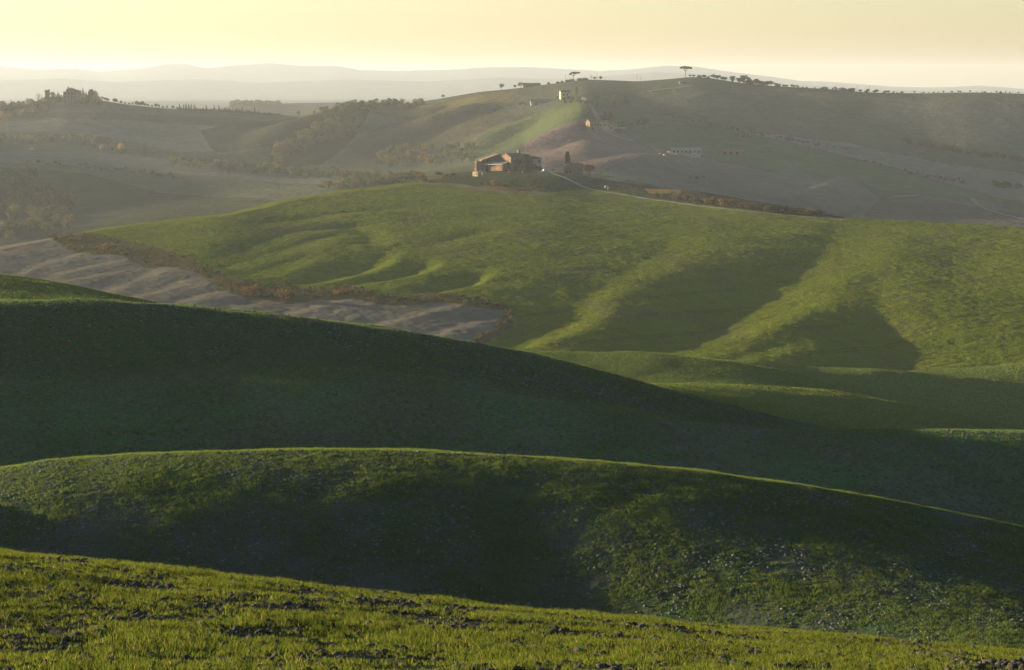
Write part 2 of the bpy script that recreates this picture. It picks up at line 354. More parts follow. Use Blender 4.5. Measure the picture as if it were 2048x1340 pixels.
# fields across the valley
OLIVE = (.085, .085, .045); EARTH = (.165, .140, .115); DUST = (.125, .120, .090); MEADOW = (.080, .112, .052)
WOOD = (.050, .050, .022)
def far(poly, c, mix=1.0, jit=3.0): crop(20, 24, poly, c, mix, jit)
far([(-900, 600), (-900, 330), (0, 335), (180, 350), (330, 385), (560, 400), (800, 380), (640, 500), (0, 600)], (.055, .060, .032))
far([(-900, 330), (-900, 300), (0, 292), (150, 302), (330, 318), (560, 345), (700, 362), (700, 372), (500, 358), (300, 345), (60, 325)], DUST)
far([(-900, 300), (-900, 285), (0, 280), (120, 288), (250, 300), (130, 305), (0, 302)], MEADOW)
far([(-900, 262), (-900, 235), (0, 240), (120, 240), (330, 248), (530, 262), (560, 275), (520, 300), (360, 305), (280, 285), (100, 262)], DUST)
far([(-900, 228), (0, 226), (250, 226), (450, 232), (550, 245), (540, 258), (330, 246), (120, 236), (-900, 236)], (.078, .066, .045))
far([(400, 262), (470, 246), (600, 236), (610, 262), (560, 300), (430, 306)], (.055, .058, .034))  # patch darkened in colour to tone down the sunlit shoulder flank
far([(540, 300), (560, 285), (600, 262), (700, 226), (840, 204), (860, 207), (740, 240), (690, 300), (640, 330), (540, 335)], WOOD)
far([(720, 238), (800, 220), (880, 206), (1000, 182), (1040, 190), (1010, 215), (900, 225), (800, 240)], (.15, .115, .045))
far([(690, 300), (760, 255), (900, 228), (1010, 218), (1050, 240), (930, 285), (860, 300), (760, 330)], (.085, .072, .036))
far([(880, 304), (955, 286), (1000, 263), (1060, 237), (1110, 222), (1178, 212), (1190, 225), (1172, 262), (1090, 292), (1045, 312), (960, 312)], (.078, .098, .034))
far([(1045, 308), (1168, 263), (1215, 267), (1260, 280), (1330, 302), (1270, 330), (1190, 350), (1080, 345)], (.165, .120, .100))
far([(1215, 268), (1230, 225), (1330, 245), (1500, 268), (1640, 300), (1800, 345), (1960, 390), (1960, 400), (1700, 375), (1480, 325), (1340, 300)], MEADOW)
far([(1200, 350), (1280, 328), (1350, 312), (1500, 335), (1600, 358), (1700, 382), (1760, 395), (1715, 440), (1600, 430), (1400, 390)], DUST)
far([(1715, 440), (1755, 402), (1900, 392), (1960, 400), (2200, 470), (1720, 470)], (.11, .092, .075))
far([(1480, 262), (1700, 285), (1900, 330), (2300, 380), (2300, 440), (1990, 395), (1800, 340), (1640, 298)], EARTH)
far([(1740, 195), (2300, 200), (2300, 300), (1960, 292), (1800, 268), (1770, 235)], (.100, .098, .076))
far([(1830, 392), (2040, 425), (2300, 440), (2300, 500), (1960, 400)], DUST)
# worn and lush patches inside the green hill
s = rows(16, 20)
n1 = fbm(GX[s] / 30, GY[s] / 60, 4, 31)[..., None]; n2 = fbm(GX[s] / 5, GY[s] / 9, 3, 37)[..., None]
COL[s] *= (1 + .08 * n1 + .13 * n2)
bare = (np.clip(fbm(GX[s] / 14, GY[s] / 30, 4, 43) - .24, 0, 1) * 1.6)[..., None]
COL[s] = COL[s] * (1 - np.clip(bare, 0, .28)) + np.array((.13, .11, .06)) * np.clip(bare, 0, .28)
# drill lines and wheel tracks
u_ = GX[s] * .83 - GY[s] * .55 + 3.0 * fbm(GX[s] / 60, GY[s] / 60, 2, 71)
tk = np.abs((u_ / 21.0) % 1 - .5) * 21.0
tk = np.minimum(np.abs(tk - .9), 9) < .42
gr = (COL[s][..., 1] > COL[s][..., 0] * 1.08) & tk & (fbm(GX[s] / 25, GY[s] / 25, 3, 73) > -.12)
COL[s] = np.where(gr[..., None], COL[s] * np.array((.86, .74, 1.0)), COL[s])
s = rows(20, 24)
COL[s] *= (1 + .22 * fbm(GX[s] / 60, GY[s] / 90, 5, 53))[..., None]
s = rows(5, 9)
pb = np.clip(.5 + 1.3 * fbm(GX[s] / 9, GY[s] / 9, 4, 61), 0, 1)[..., None]
COL[s] = np.array((.070, .092, .052)) * pb + np.array((.046, .100, .032)) * (1 - pb)
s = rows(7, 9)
up = 1.12 - .26 * sstep(GY[s] - KY[7][None, :], 0, 3.0) * (COLS2[s] < 1560)  # upper slope darkened above the crease: partly its crop, partly shade painted in
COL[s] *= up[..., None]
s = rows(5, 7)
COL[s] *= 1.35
s = rows(0, 5)
pb = np.clip(.5 + 1.4 * fbm(GX[s] / 2.5, GY[s] / 2.5, 4, 67), 0, 1)[..., None]
COL[s] = np.array((.070, .064, .050)) * pb + np.array((.045, .058, .026)) * (1 - pb)

s = rows(3, 5)
COL[s] *= np.array((1.35, 1.62, 1.55))
# ------------------------------------------------------------------ materials
def mat(name):
    m = bpy.data.materials.new(name); m.use_nodes = True
    n = m.node_tree.nodes; n.clear()
    return m, n, m.node_tree.links
def land_material(name, bumps, var=.25, vscale=1.0):
    m, n, l = mat(name)
    out = n.new('ShaderNodeOutputMaterial'); d = n.new('ShaderNodeBsdfDiffuse'); d.inputs['Roughness'].default_value = .6
    at = n.new('ShaderNodeAttribute'); at.attribute_name = 'crop'
    geo = n.new('ShaderNodeNewGeometry')
    nz = n.new('ShaderNodeTexNoise'); nz.inputs['Scale'].default_value = vscale; nz.inputs['Detail'].default_value = 5; nz.inputs['Roughness'].default_value = .7
    l.new(geo.outputs['Position'], nz.inputs['Vector'])
    mr = n.new('ShaderNodeMapRange'); mr.inputs[1].default_value = .3; mr.inputs[2].default_value = .7
    mr.inputs[3].default_value = 1 - var; mr.inputs[4].default_value = 1 + var
    l.new(nz.outputs['Fac'], mr.inputs[0])
    mx = n.new('ShaderNodeVectorMath'); mx.operation = 'SCALE'
    l.new(at.outputs['Color'], mx.inputs[0]); l.new(mr.outputs[0], mx.inputs['Scale'])
    l.new(mx.outputs[0], d.inputs['Color'])
    prev = None
    for bp_ in bumps:
        sc, dist = bp_[:2]
        b = n.new('ShaderNodeBump'); l.new(at.outputs['Alpha'], b.inputs['Strength']); b.inputs['Distance'].default_value = dist
        q = n.new('ShaderNodeTexNoise'); q.inputs['Scale'].default_value = sc; q.inputs['Detail'].default_value = 3; q.inputs['Roughness'].default_value = .6
        
        if len(bp_) > 2:
            mp = n.new('ShaderNodeMapping'); mp.inputs['Scale'].default_value = bp_[2]; mp.inputs['Rotation'].default_value = (0, 0, bp_[3])
            l.new(geo.outputs['Position'], mp.inputs['Vector']); l.new(mp.outputs[0], q.inputs['Vector'])
        else: l.new(geo.outputs['Position'], q.inputs['Vector'])
        l.new(q.outputs['Fac'], b.inputs['Height'])
        if prev: l.new(prev.outputs[0], b.inputs['Normal'])
        prev = b
    l.new(prev.outputs[0], d.inputs['Normal'])
    l.new(d.outputs[0], out.inputs['Surface'])
    return m
M_NEAR = land_material('clay_soil', [(3.0, .10), (14.0, .03)], .30, 6.0)
M_DARK = land_material('young_wheat_field', [(2.2, .14), (6.0, .06)], .40, 2.5)
M_VAL = land_material('valley_crop', [(.9, .34), (3.0, .16)], .36, 1.6)
M_HILL = land_material('green_crop', [(.45, .30), (1.0, .55, (.16, .75, 1), .25), (1.4, .32)], .24, 1.0)
M_FAR = land_material('far_fields', [(.06, 2.0), (.25, 1.0)], .18, .1)
M_DIST = land_material('hazy_land', [(.004, 25.0)], .12, .004)

# ------------------------------------------------------------------ ground sheets
def sheet(name, k0, k1, m, cstep=1):
    r0, r1 = segrow[k0], min(segrow[k1], NR - 1)
    ci = np.arange(0, NC)
    if cstep > 1: ci = np.unique(np.concatenate([ci[::cstep], [NC - 1]]))
    X = GX[r0:r1 + 1][:, ci]; Y = GY[r0:r1 + 1][:, ci]; Z = GZ[r0:r1 + 1][:, ci]
    nr, nc = X.shape
    me = bpy.data.meshes.new(name)
    me.vertices.add(nr * nc)
    me.vertices.foreach_set('co', np.stack([X, Y, Z], -1).astype(np.float32).ravel())
    i = (np.arange(nr - 1)[:, None] * nc + np.arange(nc - 1)[None, :]).ravel()
    q = np.stack([i, i + 1, i + nc + 1, i + nc], 1).astype(np.int32)
    me.loops.add(q.size); me.polygons.add(len(q))
    me.loops.foreach_set('vertex_index', q.ravel())
    me.polygons.foreach_set('loop_start', np.arange(0, q.size, 4, dtype=np.int32))
    me.polygons.foreach_set('loop_total', np.full(len(q), 4, np.int32))
    me.polygons.foreach_set('use_smooth', np.ones(len(q), bool))
    at = me.attributes.new('crop', 'FLOAT_COLOR', 'POINT')
    c4_ = np.ones((nr * nc, 4), np.float32); c4_[:, 3] = RUF[r0:r1 + 1][:, ci].ravel(); c4_[:, :3] = np.clip(COL[r0:r1 + 1][:, ci].reshape(-1, 3), 0.004, 1)
    at.data.foreach_set('color', c4_.ravel())
    me.update(); me.validate()
    me.materials.append(m)
    o = bpy.data.objects.new(name, me); C.objects.link(o)
    o['kind'] = 'structure'
    return o
sheet('foreground_field', 0, 3, M_NEAR)
sheet('rolling_field', 3, 5, M_NEAR)
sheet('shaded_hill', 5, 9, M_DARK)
sheet('valley_fields', 9, 15, M_VAL)
sheet('green_hill', 15, 20, M_HILL)
sheet('far_hills', 20, 24, M_FAR)
sheet('distant_hills', 24, 28, M_DIST, 2)
sheet('mountains', 28, 32, M_DIST, 2)

# ------------------------------------------------------------------ ground look-ups
def ground_px(px, py, k0=0, k1=NK - 1):
    """nearest land seen at photo pixel (px, py) -> world point"""
    c = float(np.interp(px, cols, np.arange(NC))); i = int(c); f = c - i; i2 = min(i + 1, NC - 1)
    r0, r1 = segrow[k0], segrow[k1]
    z = GZ[r0:r1, i] * (1 - f) + GZ[r0:r1, i2] * f; y = GY[r0:r1, i] * (1 - f) + GY[r0:r1, i2] * f
    p = HY - z / y * F
    b = np.nonzero(p <= py)[0]
    j = b[0] if len(b) else int(np.argmin(p))
    if len(b) and j > 0 and p[j - 1] > p[j]:
        g = min(max((p[j - 1] - py) / (p[j - 1] - p[j]), 0), 1)
        yy = y[j - 1] + (y[j] - y[j - 1]) * g; zz = z[j - 1] + (z[j] - z[j - 1]) * g
    else: yy, zz = y[j], z[j]
    return Vector(((px - HX) / F * yy, yy, zz))
def sky_row(px):
    i = int(np.interp(px, cols, np.arange(NC)) + .5); r0, r1 = segrow[20], segrow[24]
    return float((HY - GZ[r0:r1, i] / GY[r0:r1, i] * F).min())
def ground_xy(x, y):
    px = HX + F * x / y
    c = float(np.interp(px, cols, np.arange(NC))); i = int(c); f = c - i; i2 = min(i + 1, NC - 1)
    z1 = np.interp(y, GY[:, i], GZ[:, i]); z2 = np.interp(y, GY[:, i2], GZ[:, i2])
    return float(z1 * (1 - f) + z2 * f)
# ------------------------------------------------------------------ young wheat and clods
def ground_arr(x, y, k0, k1):
    px = HX + F * x / y
    c = np.clip(np.interp(px, cols, np.arange(NC)), 0, NC - 1.001); i = c.astype(int); f = c - i
    ly = np.log(y); z = np.full(x.shape, np.nan)
    for k in range(k0, k1):
        for_i = LY[k, i] * (1 - f) + LY[k, i + 1] * f; nx_ = LY[k + 1, i] * (1 - f) + LY[k + 1, i + 1] * f
        m = (ly >= for_i) & (ly <= nx_)
        r = segrow[k] + (ly - for_i) / (nx_ - for_i) * rows_per[k]
        r = np.clip(np.nan_to_num(r), 0, NR - 2.001); j = r.astype(int); g = r - j
        zz = (GZ[j, i] * (1 - g) + GZ[j + 1, i] * g) * (1 - f) + (GZ[j, i + 1] * (1 - g) + GZ[j + 1, i + 1] * g) * f
        z[m] = zz[m]
    return z

def scatter(n, y0, y1, pxa=-330, pxb=2380):
    y = np.sqrt(rng.uniform(y0 * y0, y1 * y1, n)); x = (rng.uniform(pxa, pxb, n) - HX) / F * y
    return x, y

def raw_mesh(name, co, tri, m, attr=None, smooth=False):
    me = bpy.data.meshes.new(name)
    me.vertices.add(len(co)); me.vertices.foreach_set('co', co.astype(np.float32).ravel())
    me.loops.add(tri.size); me.polygons.add(len(tri))
    me.loops.foreach_set('vertex_index', tri.astype(np.int32).ravel())
    me.polygons.foreach_set('loop_start', np.arange(0, tri.size, 3, dtype=np.int32))
    me.polygons.foreach_set('loop_total', np.full(len(tri), 3, np.int32))
    if smooth: me.polygons.foreach_set('use_smooth', np.ones(len(tri), bool))
    if attr is not None:
        at = me.attributes.new('crop', 'FLOAT_COLOR', 'POINT')
        c = np.ones((len(co), 4), np.float32); c[:, :3] = attr
        at.data.foreach_set('color', c.ravel())
    me.update()
    me.materials.append(m)
    o = bpy.data.objects.new(name, me); C.objects.link(o)
    return o

def leaf_material(name, trans=.45):
    m, n, l = mat(name)
    out = n.new('ShaderNodeOutputMaterial'); d = n.new('ShaderNodeBsdfDiffuse'); t = n.new('ShaderNodeBsdfTranslucent'); x = n.new('ShaderNodeMixShader')
    at = n.new('ShaderNodeAttribute'); at.attribute_name = 'crop'
    l.new(at.outputs['Color'], d.inputs['Color']); l.new(at.outputs['Color'], t.inputs['Color'])
    x.inputs[0].default_value = trans
    l.new(d.outputs[0], x.inputs[1]); l.new(t.outputs[0], x.inputs[2]); l.new(x.outputs[0], out.inputs['Surface'])
    return m
M_BLADE = leaf_material('wheat_blade')

def blades(name, n, y0, y1, k0, k1, h0, h1, w0, w1, two, thr, psc, cbase, seed, per=3, spread=.03):
    x, y = scatter(n // per, y0, y1)
    d = fbm(x / psc, y / psc, 4, seed) + .45 * fbm(x / (psc * .22), y / (psc * .22), 2, seed + 5)
    keep = d + rng.normal(0, .10, len(x)) > thr
    x, y, d = x[keep], y[keep], d[keep]
    x = np.repeat(x, per); y = np.repeat(y, per); d = np.repeat(d, per)
    x = x + rng.normal(0, spread, len(x)); y = y + rng.normal(0, spread, len(x))
    z = ground_arr(x, y, k0, k1)
    ok = ~np.isnan(z); x, y, z, d = x[ok], y[ok], z[ok], d[ok]
    N = len(x)
    h = rng.uniform(h0, h1, N) * np.clip(.75 + .6 * d, .5, 1.25); wd = rng.uniform(w0, w1, N)
    th = rng.uniform(0, 2 * np.pi, N); ln = rng.uniform(.1, .75, N) * h; la = rng.uniform(0, 2 * np.pi, N)
    ux, uy = np.cos(th) * wd / 2, np.sin(th) * wd / 2
    lx, ly = np.cos(la) * ln, np.sin(la) * ln
    b = np.stack([x, y, z - .012], 1)
    U = np.stack([ux, uy, np.zeros(N)], 1)
    tip = b + np.stack([lx, ly, h], 1)
    col = np.array(cbase) * rng.uniform(.65, 1.35, (N, 1)) * (1 + rng.normal(0, .10, (N, 3)))
    dry = rng.random(N) < .05
    col[dry] = np.array((.30, .24, .07)) * rng.uniform(.7, 1.2, (dry.sum(), 1))
    if two:
        mid = b + np.stack([lx * .3, ly * .3, h * .58], 1)
        V = np.stack([b - U, b + U, mid + U * .8, mid - U * .8, tip], 1).reshape(-1, 3)
        o = np.arange(N)[:, None] * 5
        T = np.concatenate([o + [0, 1, 2], o + [0, 2, 3], o + [3, 2, 4]], 0); cc = np.repeat(col, 5, 0)
    else:
        V = np.stack([b - U, b + U, tip], 1).reshape(-1, 3)
        o = np.arange(N)[:, None] * 3
        T = o + [0, 1, 2]; cc = np.repeat(col, 3, 0)
    ob = raw_mesh(name, V, T, M_BLADE, np.clip(cc, .005, 1))
    ob['kind'] = 'stuff'
    return ob
WHEAT = (.105, .128, .018)
blades('young_wheat', 640000, 27.0, 56.0, 1, 3, .06, .15, .007, .012, True, -.34, 1.3, WHEAT, 101, per=7, spread=.028)
blades('young_wheat', 1000000, 86.0, 122.0, 3, 5, .08, .17, .014, .024, False, -.46, 3.0, (.108, .150, .034), 131, per=8, spread=.045)
blades('young_wheat', 660000, 186.0, 262.0, 5, 9, .10, .22, .035, .06, False, -.25, 9.0, (.085, .135, .040), 151, per=4, spread=.10)

blades('young_wheat', 300000, 300.0, 470.0, 9, 13, .12, .26, .06, .11, False, -.3, 12.0, (.095, .125, .028), 171, per=3, spread=.2)
def clod_variants(sub, nv, seed):
    r = []
    rr = np.random.default_rng(seed)
    for v in range(nv):
        bm = bmesh.new(); bmesh.ops.create_icosphere(bm, subdivisions=sub, radius=1.0)
        bm.verts.ensure_lookup_table()
        co = np.array([q.co for q in bm.verts]); tri = np.array([[q.index for q in f.verts] for f in bm.faces]); bm.free()
        dirs = rr.normal(size=(7, 3)); dirs /= np.linalg.norm(dirs, axis=1)[:, None]
        k = 1 + (.22 * np.sin(co @ rr.normal(size=(3, 4)) * 3.5).mean(1) if sub > 1 else 0) + sum(rr.uniform(-.50, .28) * np.clip(co @ q, 0, 1) ** 2 for q in dirs) + rr.normal(0, .07, len(co))
        r.append((co * k[:, None] * np.array([1, rr.uniform(.55, 1), rr.uniform(.4, .8)]), tri))
    return r
def clods(name, n, y0, y1, k0, k1, s0, s1, thr, psc, sub, c, seed, m):
    var = clod_variants(sub, 6, seed)
    x, y = scatter(n, y0, y1)
    d = -fbm(x / psc, y / psc, 4, seed)
    keep = d + rng.normal(0, .16, n) > thr
    x, y = x[keep], y[keep]; z = ground_arr(x, y, k0, k1)
    ok = ~np.isnan(z); x, y, z = x[ok], y[ok], z[ok]
    V, T, A = [], [], []; off_ = 0
    kind = rng.integers(0, 6, len(x)); sc = s0 + (s1 - s0) * rng.random(len(x)) ** 5
    ang = rng.uniform(0, 2 * np.pi, len(x))
    for v in range(6):
        q = np.nonzero(kind == v)[0]
        co, tri = var[v]
        ca, sa = np.cos(ang[q])[:, None], np.sin(ang[q])[:, None]
        P = np.stack([co[None, :, 0] * ca - co[None, :, 1] * sa, co[None, :, 0] * sa + co[None, :, 1] * ca, np.broadcast_to(co[None, :, 2], (len(q), len(co)))], -1) * sc[q][:, None, None]
        P += np.stack([x[q], y[q], z[q] + sc[q] * .08], 1)[:, None, :]
        V.append(P.reshape(-1, 3)); T.append((tri[None] + (np.arange(len(q)) * len(co))[:, None, None] + off_).reshape(-1, 3))
        A.append(np.repeat(np.array(c) * rng.uniform(.7, 1.3, (len(q), 1)), len(co), 0)); off_ += len(q) * len(co)
    ob = raw_mesh(name, np.concatenate(V), np.concatenate(T), m, np.concatenate(A))
    ob['kind'] = 'stuff'
    return ob
M_CLOD = land_material('dry_clod', [(30.0, .02)], .25, 20.0)
clods('soil_clods', 85000, 27.0, 56.0, 1, 3, .008, .115, -.03, 1.3, 2, (.085, .077, .066), 201, M_CLOD)
clods('soil_clods', 80000, 86.0, 122.0, 3, 5, .03, .14, -.08, 3.0, 1, (.155, .155, .142), 211, M_CLOD)
clods('soil_clods', 90000, 186.0, 262.0, 5, 9, .06, .26, -.20, 9.0, 1, (.120, .118, .108), 221, M_CLOD)
# ------------------------------------------------------------------ building kit
def surf_material(name, c1_, c2_, scale, rough=.9, bump=0.0, brick=False):
    m, n, l = mat(name)
    out = n.new('ShaderNodeOutputMaterial'); b = n.new('ShaderNodeBsdfPrincipled'); b.inputs['Roughness'].default_value = rough
    b.inputs['Specular IOR Level'].default_value = .2
    co = n.new('ShaderNodeTexCoord'); nz = n.new('ShaderNodeTexNoise'); nz.inputs['Scale'].default_value = scale; nz.inputs['Detail'].default_value = 6; nz.inputs['Roughness'].default_value = .7
    l.new(co.outputs['Object'], nz.inputs['Vector'])
    r = n.new('ShaderNodeValToRGB'); r.color_ramp.elements[0].position = .35; r.color_ramp.elements[1].position = .68
    r.color_ramp.elements[0].color = (*c1_, 1); r.color_ramp.elements[1].color = (*c2_, 1)
    l.new(nz.outputs['Fac'], r.inputs[0]); l.new(r.outputs[0], b.inputs['Base Color'])
    if bump:
        bp = n.new('ShaderNodeBump'); bp.inputs['Distance'].default_value = bump; l.new(nz.outputs['Fac'], bp.inputs['Height']); l.new(bp.outputs[0], b.inputs['Normal'])
    l.new(b.outputs[0], out.inputs['Surface'])
    return m
MS = dict(
    stone=surf_material('old_stone', (.105, .068, .045), (.22, .140, .088), .8, .95, .1),
    grey_stone=surf_material('grey_stone', (.10, .085, .065), (.20, .17, .13), .9, .95, .1),
    ivy=surf_material('ivy_wall', (.045, .05, .025), (.12, .10, .07), .5, .95, .2),
    plaster=surf_material('pale_plaster', (.20, .19, .165), (.34, .32, .28), .5),
    cream=surf_material('cream_wall', (.30, .23, .145), (.44, .35, .23), .4),
    tile=surf_material('roof_tile', (.12, .075, .05), (.24, .14, .09), 1.2, .9, .08),
    grey_roof=surf_material('grey_sheet_roof', (.11, .11, .11), (.19, .185, .18), .5),
    white_roof=surf_material('white_sheet_roof', (.19, .19, .19), (.27, .27, .27), .4),
    board=surf_material('brown_boards', (.20, .10, .055), (.34, .18, .10), .9),
    dark=surf_material('dark_opening', (.012, .011, .010), (.02, .018, .016), 1.0),
    sheet=surf_material('white_plastic', (.20, .23, .27), (.30, .33, .36), .6, .4),
    wood=surf_material('weathered_wood', (.08, .06, .045), (.15, .12, .09), 2.0),
    bark=surf_material('bark', (.045, .035, .025), (.10, .08, .06), 2.0, .95, .05),
    gravel=surf_material('gravel', (.13, .11, .09), (.22, .19, .16), .8),
    hay=surf_material('pale_rubble', (.42, .30, .16), (.62, .46, .26), 1.0),
)
class MB:
    def __init__(s): s.bm = bmesh.new()
    def box(s, x0, x1, y0, y1, z0, z1, jit=0.0):
        v = [s.bm.verts.new((x, y, z)) for z in (z0, z1) for y in (y0, y1) for x in (x0, x1)]
        for f in ((0, 2, 3, 1), (4, 5, 7, 6), (0, 1, 5, 4), (1, 3, 7, 5), (3, 2, 6, 7), (2, 0, 4, 6)): s.bm.faces.new([v[i] for i in f])
        return s
    def hexa(s, b, t):
        v = [s.bm.verts.new(p) for p in b + t]
        s.bm.faces.new(v[3::-1]); s.bm.faces.new(v[4:8])
        for i in range(4): s.bm.faces.new([v[i], v[(i + 1) % 4], v[4 + (i + 1) % 4], v[4 + i]])
        return s
    def prism(s, poly, x0, x1, axis='x'):
        """extrude a polygon given in (other axis, z) along x or y"""
        mk = (lambda a, p: (a, p[0], p[1])) if axis == 'x' else (lambda a, p: (p[0], a, p[1]))
        A = [s.bm.verts.new(mk(x0, p)) for p in poly]; B = [s.bm.verts.new(mk(x1, p)) for p in poly]
        s.bm.faces.new(A); s.bm.faces.new(B[::-1])
        n = len(poly)
        for i in range(n): s.bm.faces.new([A[i], B[i], B[(i + 1) % n], A[(i + 1) % n]])
        return s
    def slab(s, y0, z0, y1, z1, x0, x1, t=.2, axis='x'):
        return s.prism([(y0, z0), (y1, z1), (y1, z1 + t), (y0, z0 + t)], x0, x1, axis)
    def tube(s, pts, rad, n=7):
        rings = []
        for k, p in enumerate(pts):
            p = Vector(p); d = (Vector(pts[min(k + 1, len(pts) - 1)]) - Vector(pts[max(k - 1, 0)])).normalized()
            u = d.orthogonal().normalized(); w_ = d.cross(u)
            r = rad[k] if isinstance(rad, (list, tuple)) else rad
            rings.append([s.bm.verts.new(p + r * (u * math.cos(q * 2 * math.pi / n) + w_ * math.sin(q * 2 * math.pi / n))) for q in range(n)])
        for a_, b_ in zip(rings, rings[1:]):
            for q in range(n): s.bm.faces.new([a_[q], a_[(q + 1) % n], b_[(q + 1) % n], b_[q]])
        s.bm.faces.new(rings[-1]); s.bm.faces.new(rings[0][::-1])
        return s
    def blob(s, c, r, seed, sub=2, rough=.25):
        rr = random.Random(seed)
        q = bmesh.ops.create_icosphere(s.bm, subdivisions=sub, radius=1.0)
        ds = [Vector((rr.gauss(0, 1), rr.gauss(0, 1), rr.gauss(0, 1))).normalized() for _ in range(7)]
        am = [rr.uniform(-rough, rough) for _ in ds]
        for v in q['verts']:
            k = 1 + sum(a_ * max(0, v.co.dot(d)) ** 2 for a_, d in zip(am, ds)) + rr.gauss(0, rough * .2)
            v.co = Vector((v.co.x * r[0], v.co.y * r[1], v.co.z * r[2])) * k + Vector(c)
        return s
    def build(s, name, m, parent=None):
        me = bpy.data.meshes.new(name)
        bmesh.ops.recalc_face_normals(s.bm, faces=s.bm.faces[:])
        s.bm.to_mesh(me); s.bm.free(); me.materials.append(m)
        o = bpy.data.objects.new(name, me); C.objects.link(o)
        if parent: o.parent = parent
        return o
def tag(o, label, cat, group=None):
    o['label'] = label; o['category'] = cat
    if group: o['group'] = group
    return o
def thing(name, label, cat, loc, rz=0.0, group=None):
    o = bpy.data.objects.new(name, None); C.objects.link(o)
    o.location = loc; o.rotation_euler = (0, 0, math.radians(rz)); o.empty_display_size = .5
    return tag(o, label, cat, group)
GREENK, FARK = (15, 20), (20, 24)
def at(px, py, kk): return ground_px(px, py, *kk)

# ------------------------------------------------------------------ the ruined farm on the green hill
fp = at(1022, 341.5, GREENK); FY = fp.y
def farm_at(px, dy=0.0, dz=0.0):
    y = FY + dy; x = (px - HX) / F * y
    return Vector((x, y, ground_xy(x, y) + dz))
h = thing('ruined_farmhouse', 'large ruined stone farmhouse with sunlit gable on the green hilltop', 'farmhouse', farm_at(1022, 0, -.4), 35)
w_ = MB(); w_.prism([(0, -1), (0, 7.4), (5.1, 9.5), (10.3, 7.0), (10.3, -1)], 0, 9.6); w_.build('wall', MS['stone'], h)
r_ = MB(); r_.slab(-.4, 7.36, 5.15, 9.66, -.1, 9.6, .22); r_.slab(5.15, 9.66, 10.7, 6.96, -.1, 9.6, .22)
for k in range(9): r_.box(k * 1.08 - .1, k * 1.08 + .1, 4.9, 5.4, 9.8, 9.98)
rf = r_.build('roof', MS['tile'], h)
MB().box(8.1, 9.4, 4.6, 5.9, 8.6, 11.1).box(7.95, 9.55, 4.45, 6.05, 11.1, 11.35).build('chimney', MS['stone'], rf)
MB().box(-.03, .04, 2.4, 3.3, 5.0, 6.3).build('window', MS['dark'], h)
for x0, z0, z1 in ((2.2, 1.2, 3.4), (5.6, 4.6, 6.0), (2.4, 4.8, 6.1), (7.0, 1.4, 2.8)):
    MB().box(x0, x0 + 1.0, -.04, .03, z0, z1).build('window', MS['dark'], h)
MB().box(4.2, 5.5, -.035, .03, 0, 2.5).build('door', MS['dark'], h)
MB().box(3.2, 4.9, -1.1, 0, -1, 5.6).slab(-1.2, 5.6, .02, 6.5, 3.1, 5.0, .15).build('buttress', MS['ivy'], h)
w2 = MB(); w2.prism([(9.61, -1), (9.61, 9.2), (12.5, 9.0), (13.4, 7.6), (15.4, 8.3), (20.6, 6.9), (20.6, -1)], .6, 8.6, 'y'); w2.build('wing', MS['ivy'], h)
MB().box(15.0, 20.65, .50, .6, 3.9, 6.7).box(17.2, 20.64, .52, .6, 2.6, 3.9).build('render_panel', MS['plaster'], h)
MB().slab(13.3, 7.66, 20.9, 6.96, .3, 8.8, .2, 'y').build('lean_to_roof', MS['grey_roof'], h)
for x0, z0 in ((11.0, 4.6), (13.4, 1.3), (16.4, 1.2), (18.6, 4.7)):
    MB().box(x0, x0 + 1.0, .46, .56, z0, z0 + 1.5).build('window', MS['dark'], h)
# dark gap, fallen stones at its foot
s_ = thing('open_shed', 'long open brick shed with grey roof below the farmhouse gable', 'shed', farm_at(1005, -1.5, -.4), 48)
MB().box(0, .35, 0, 1.2, 0, 3.6).box(0, .35, 4.4, 7.0, 0, 2.6).box(0, .35, 7.0, 10.6, 0, 2.3).box(0, .35, 12.6, 16.2, 0, 2.4).box(0, .35, 0, 16.2, 3.1, 3.6).box(0, .35, 9.9, 10.6, 0, 3.1).box(0, .35, 12.6, 13.3, 0, 3.1).box(5, 5.3, 0, 16.2, -1, 4.6).box(.35, 5, 0, .3, -1, 4.3).box(0.02, .36, 0, 16.2, -1.2, 0).build('wall', MS['stone'], s_)
MB().slab(-.5, 3.56, 5.6, 5.1, -.3, 16.5, .2, 'y').build('roof', MS['grey_roof'], s_)
MB().box(-.62, -.5, -.3, 16.5, 3.5, 3.85).build('eaves_board', MS['plaster'], s_)
dr = MB()
for k in range(7): dr.box(-.08 - .02 * (k % 2), 0, 1.3 + k * .44, 1.3 + k * .44 + .42, .1, 3.1)
dr.build('door', MS['board'], s_)
MB().box(.5, 4.9, 10.7, 12.5, 0, 3.0).build('dark_interior', MS['dark'], s_)  # solid near-black block stands in for the shade inside the doorway
p_ = MB(); p_.box(-.5, 3.5, 16.5, 20.2, -1, 5.2).build('brick_pier', MS['stone'], s_)
MB().box(-.56, -.48, 17.4, 18.7, 2.2, 3.4).build('window', MS['dark'], s_)
b_ = thing('back_barn', 'dark stone barn with sloping brown roof behind the open shed', 'barn', farm_at(984, 9, -.4), 12)
MB().prism([(-5.6, -1), (-5.6, 6.4), (3.4, 9.5), (5.2, 9.6), (5.2, -1)], 0, 6.5, 'y').build('wall', MS['ivy'], b_)
MB().slab(-5.9, 6.42, 3.4, 9.62, -.4, 6.8, .22, 'y').slab(3.4, 9.62, 5.5, 9.66, -.4, 6.8, .22, 'y').build('roof', MS['tile'], b_)
MB().box(2.6, 3.5, -.05, .05, 5.6, 7.0).build('window', MS['dark'], b_)
MB().box(-8.6, -5.62, .5, 4.2, -1, 6.0).build('lean_to', MS['stone'], b_)
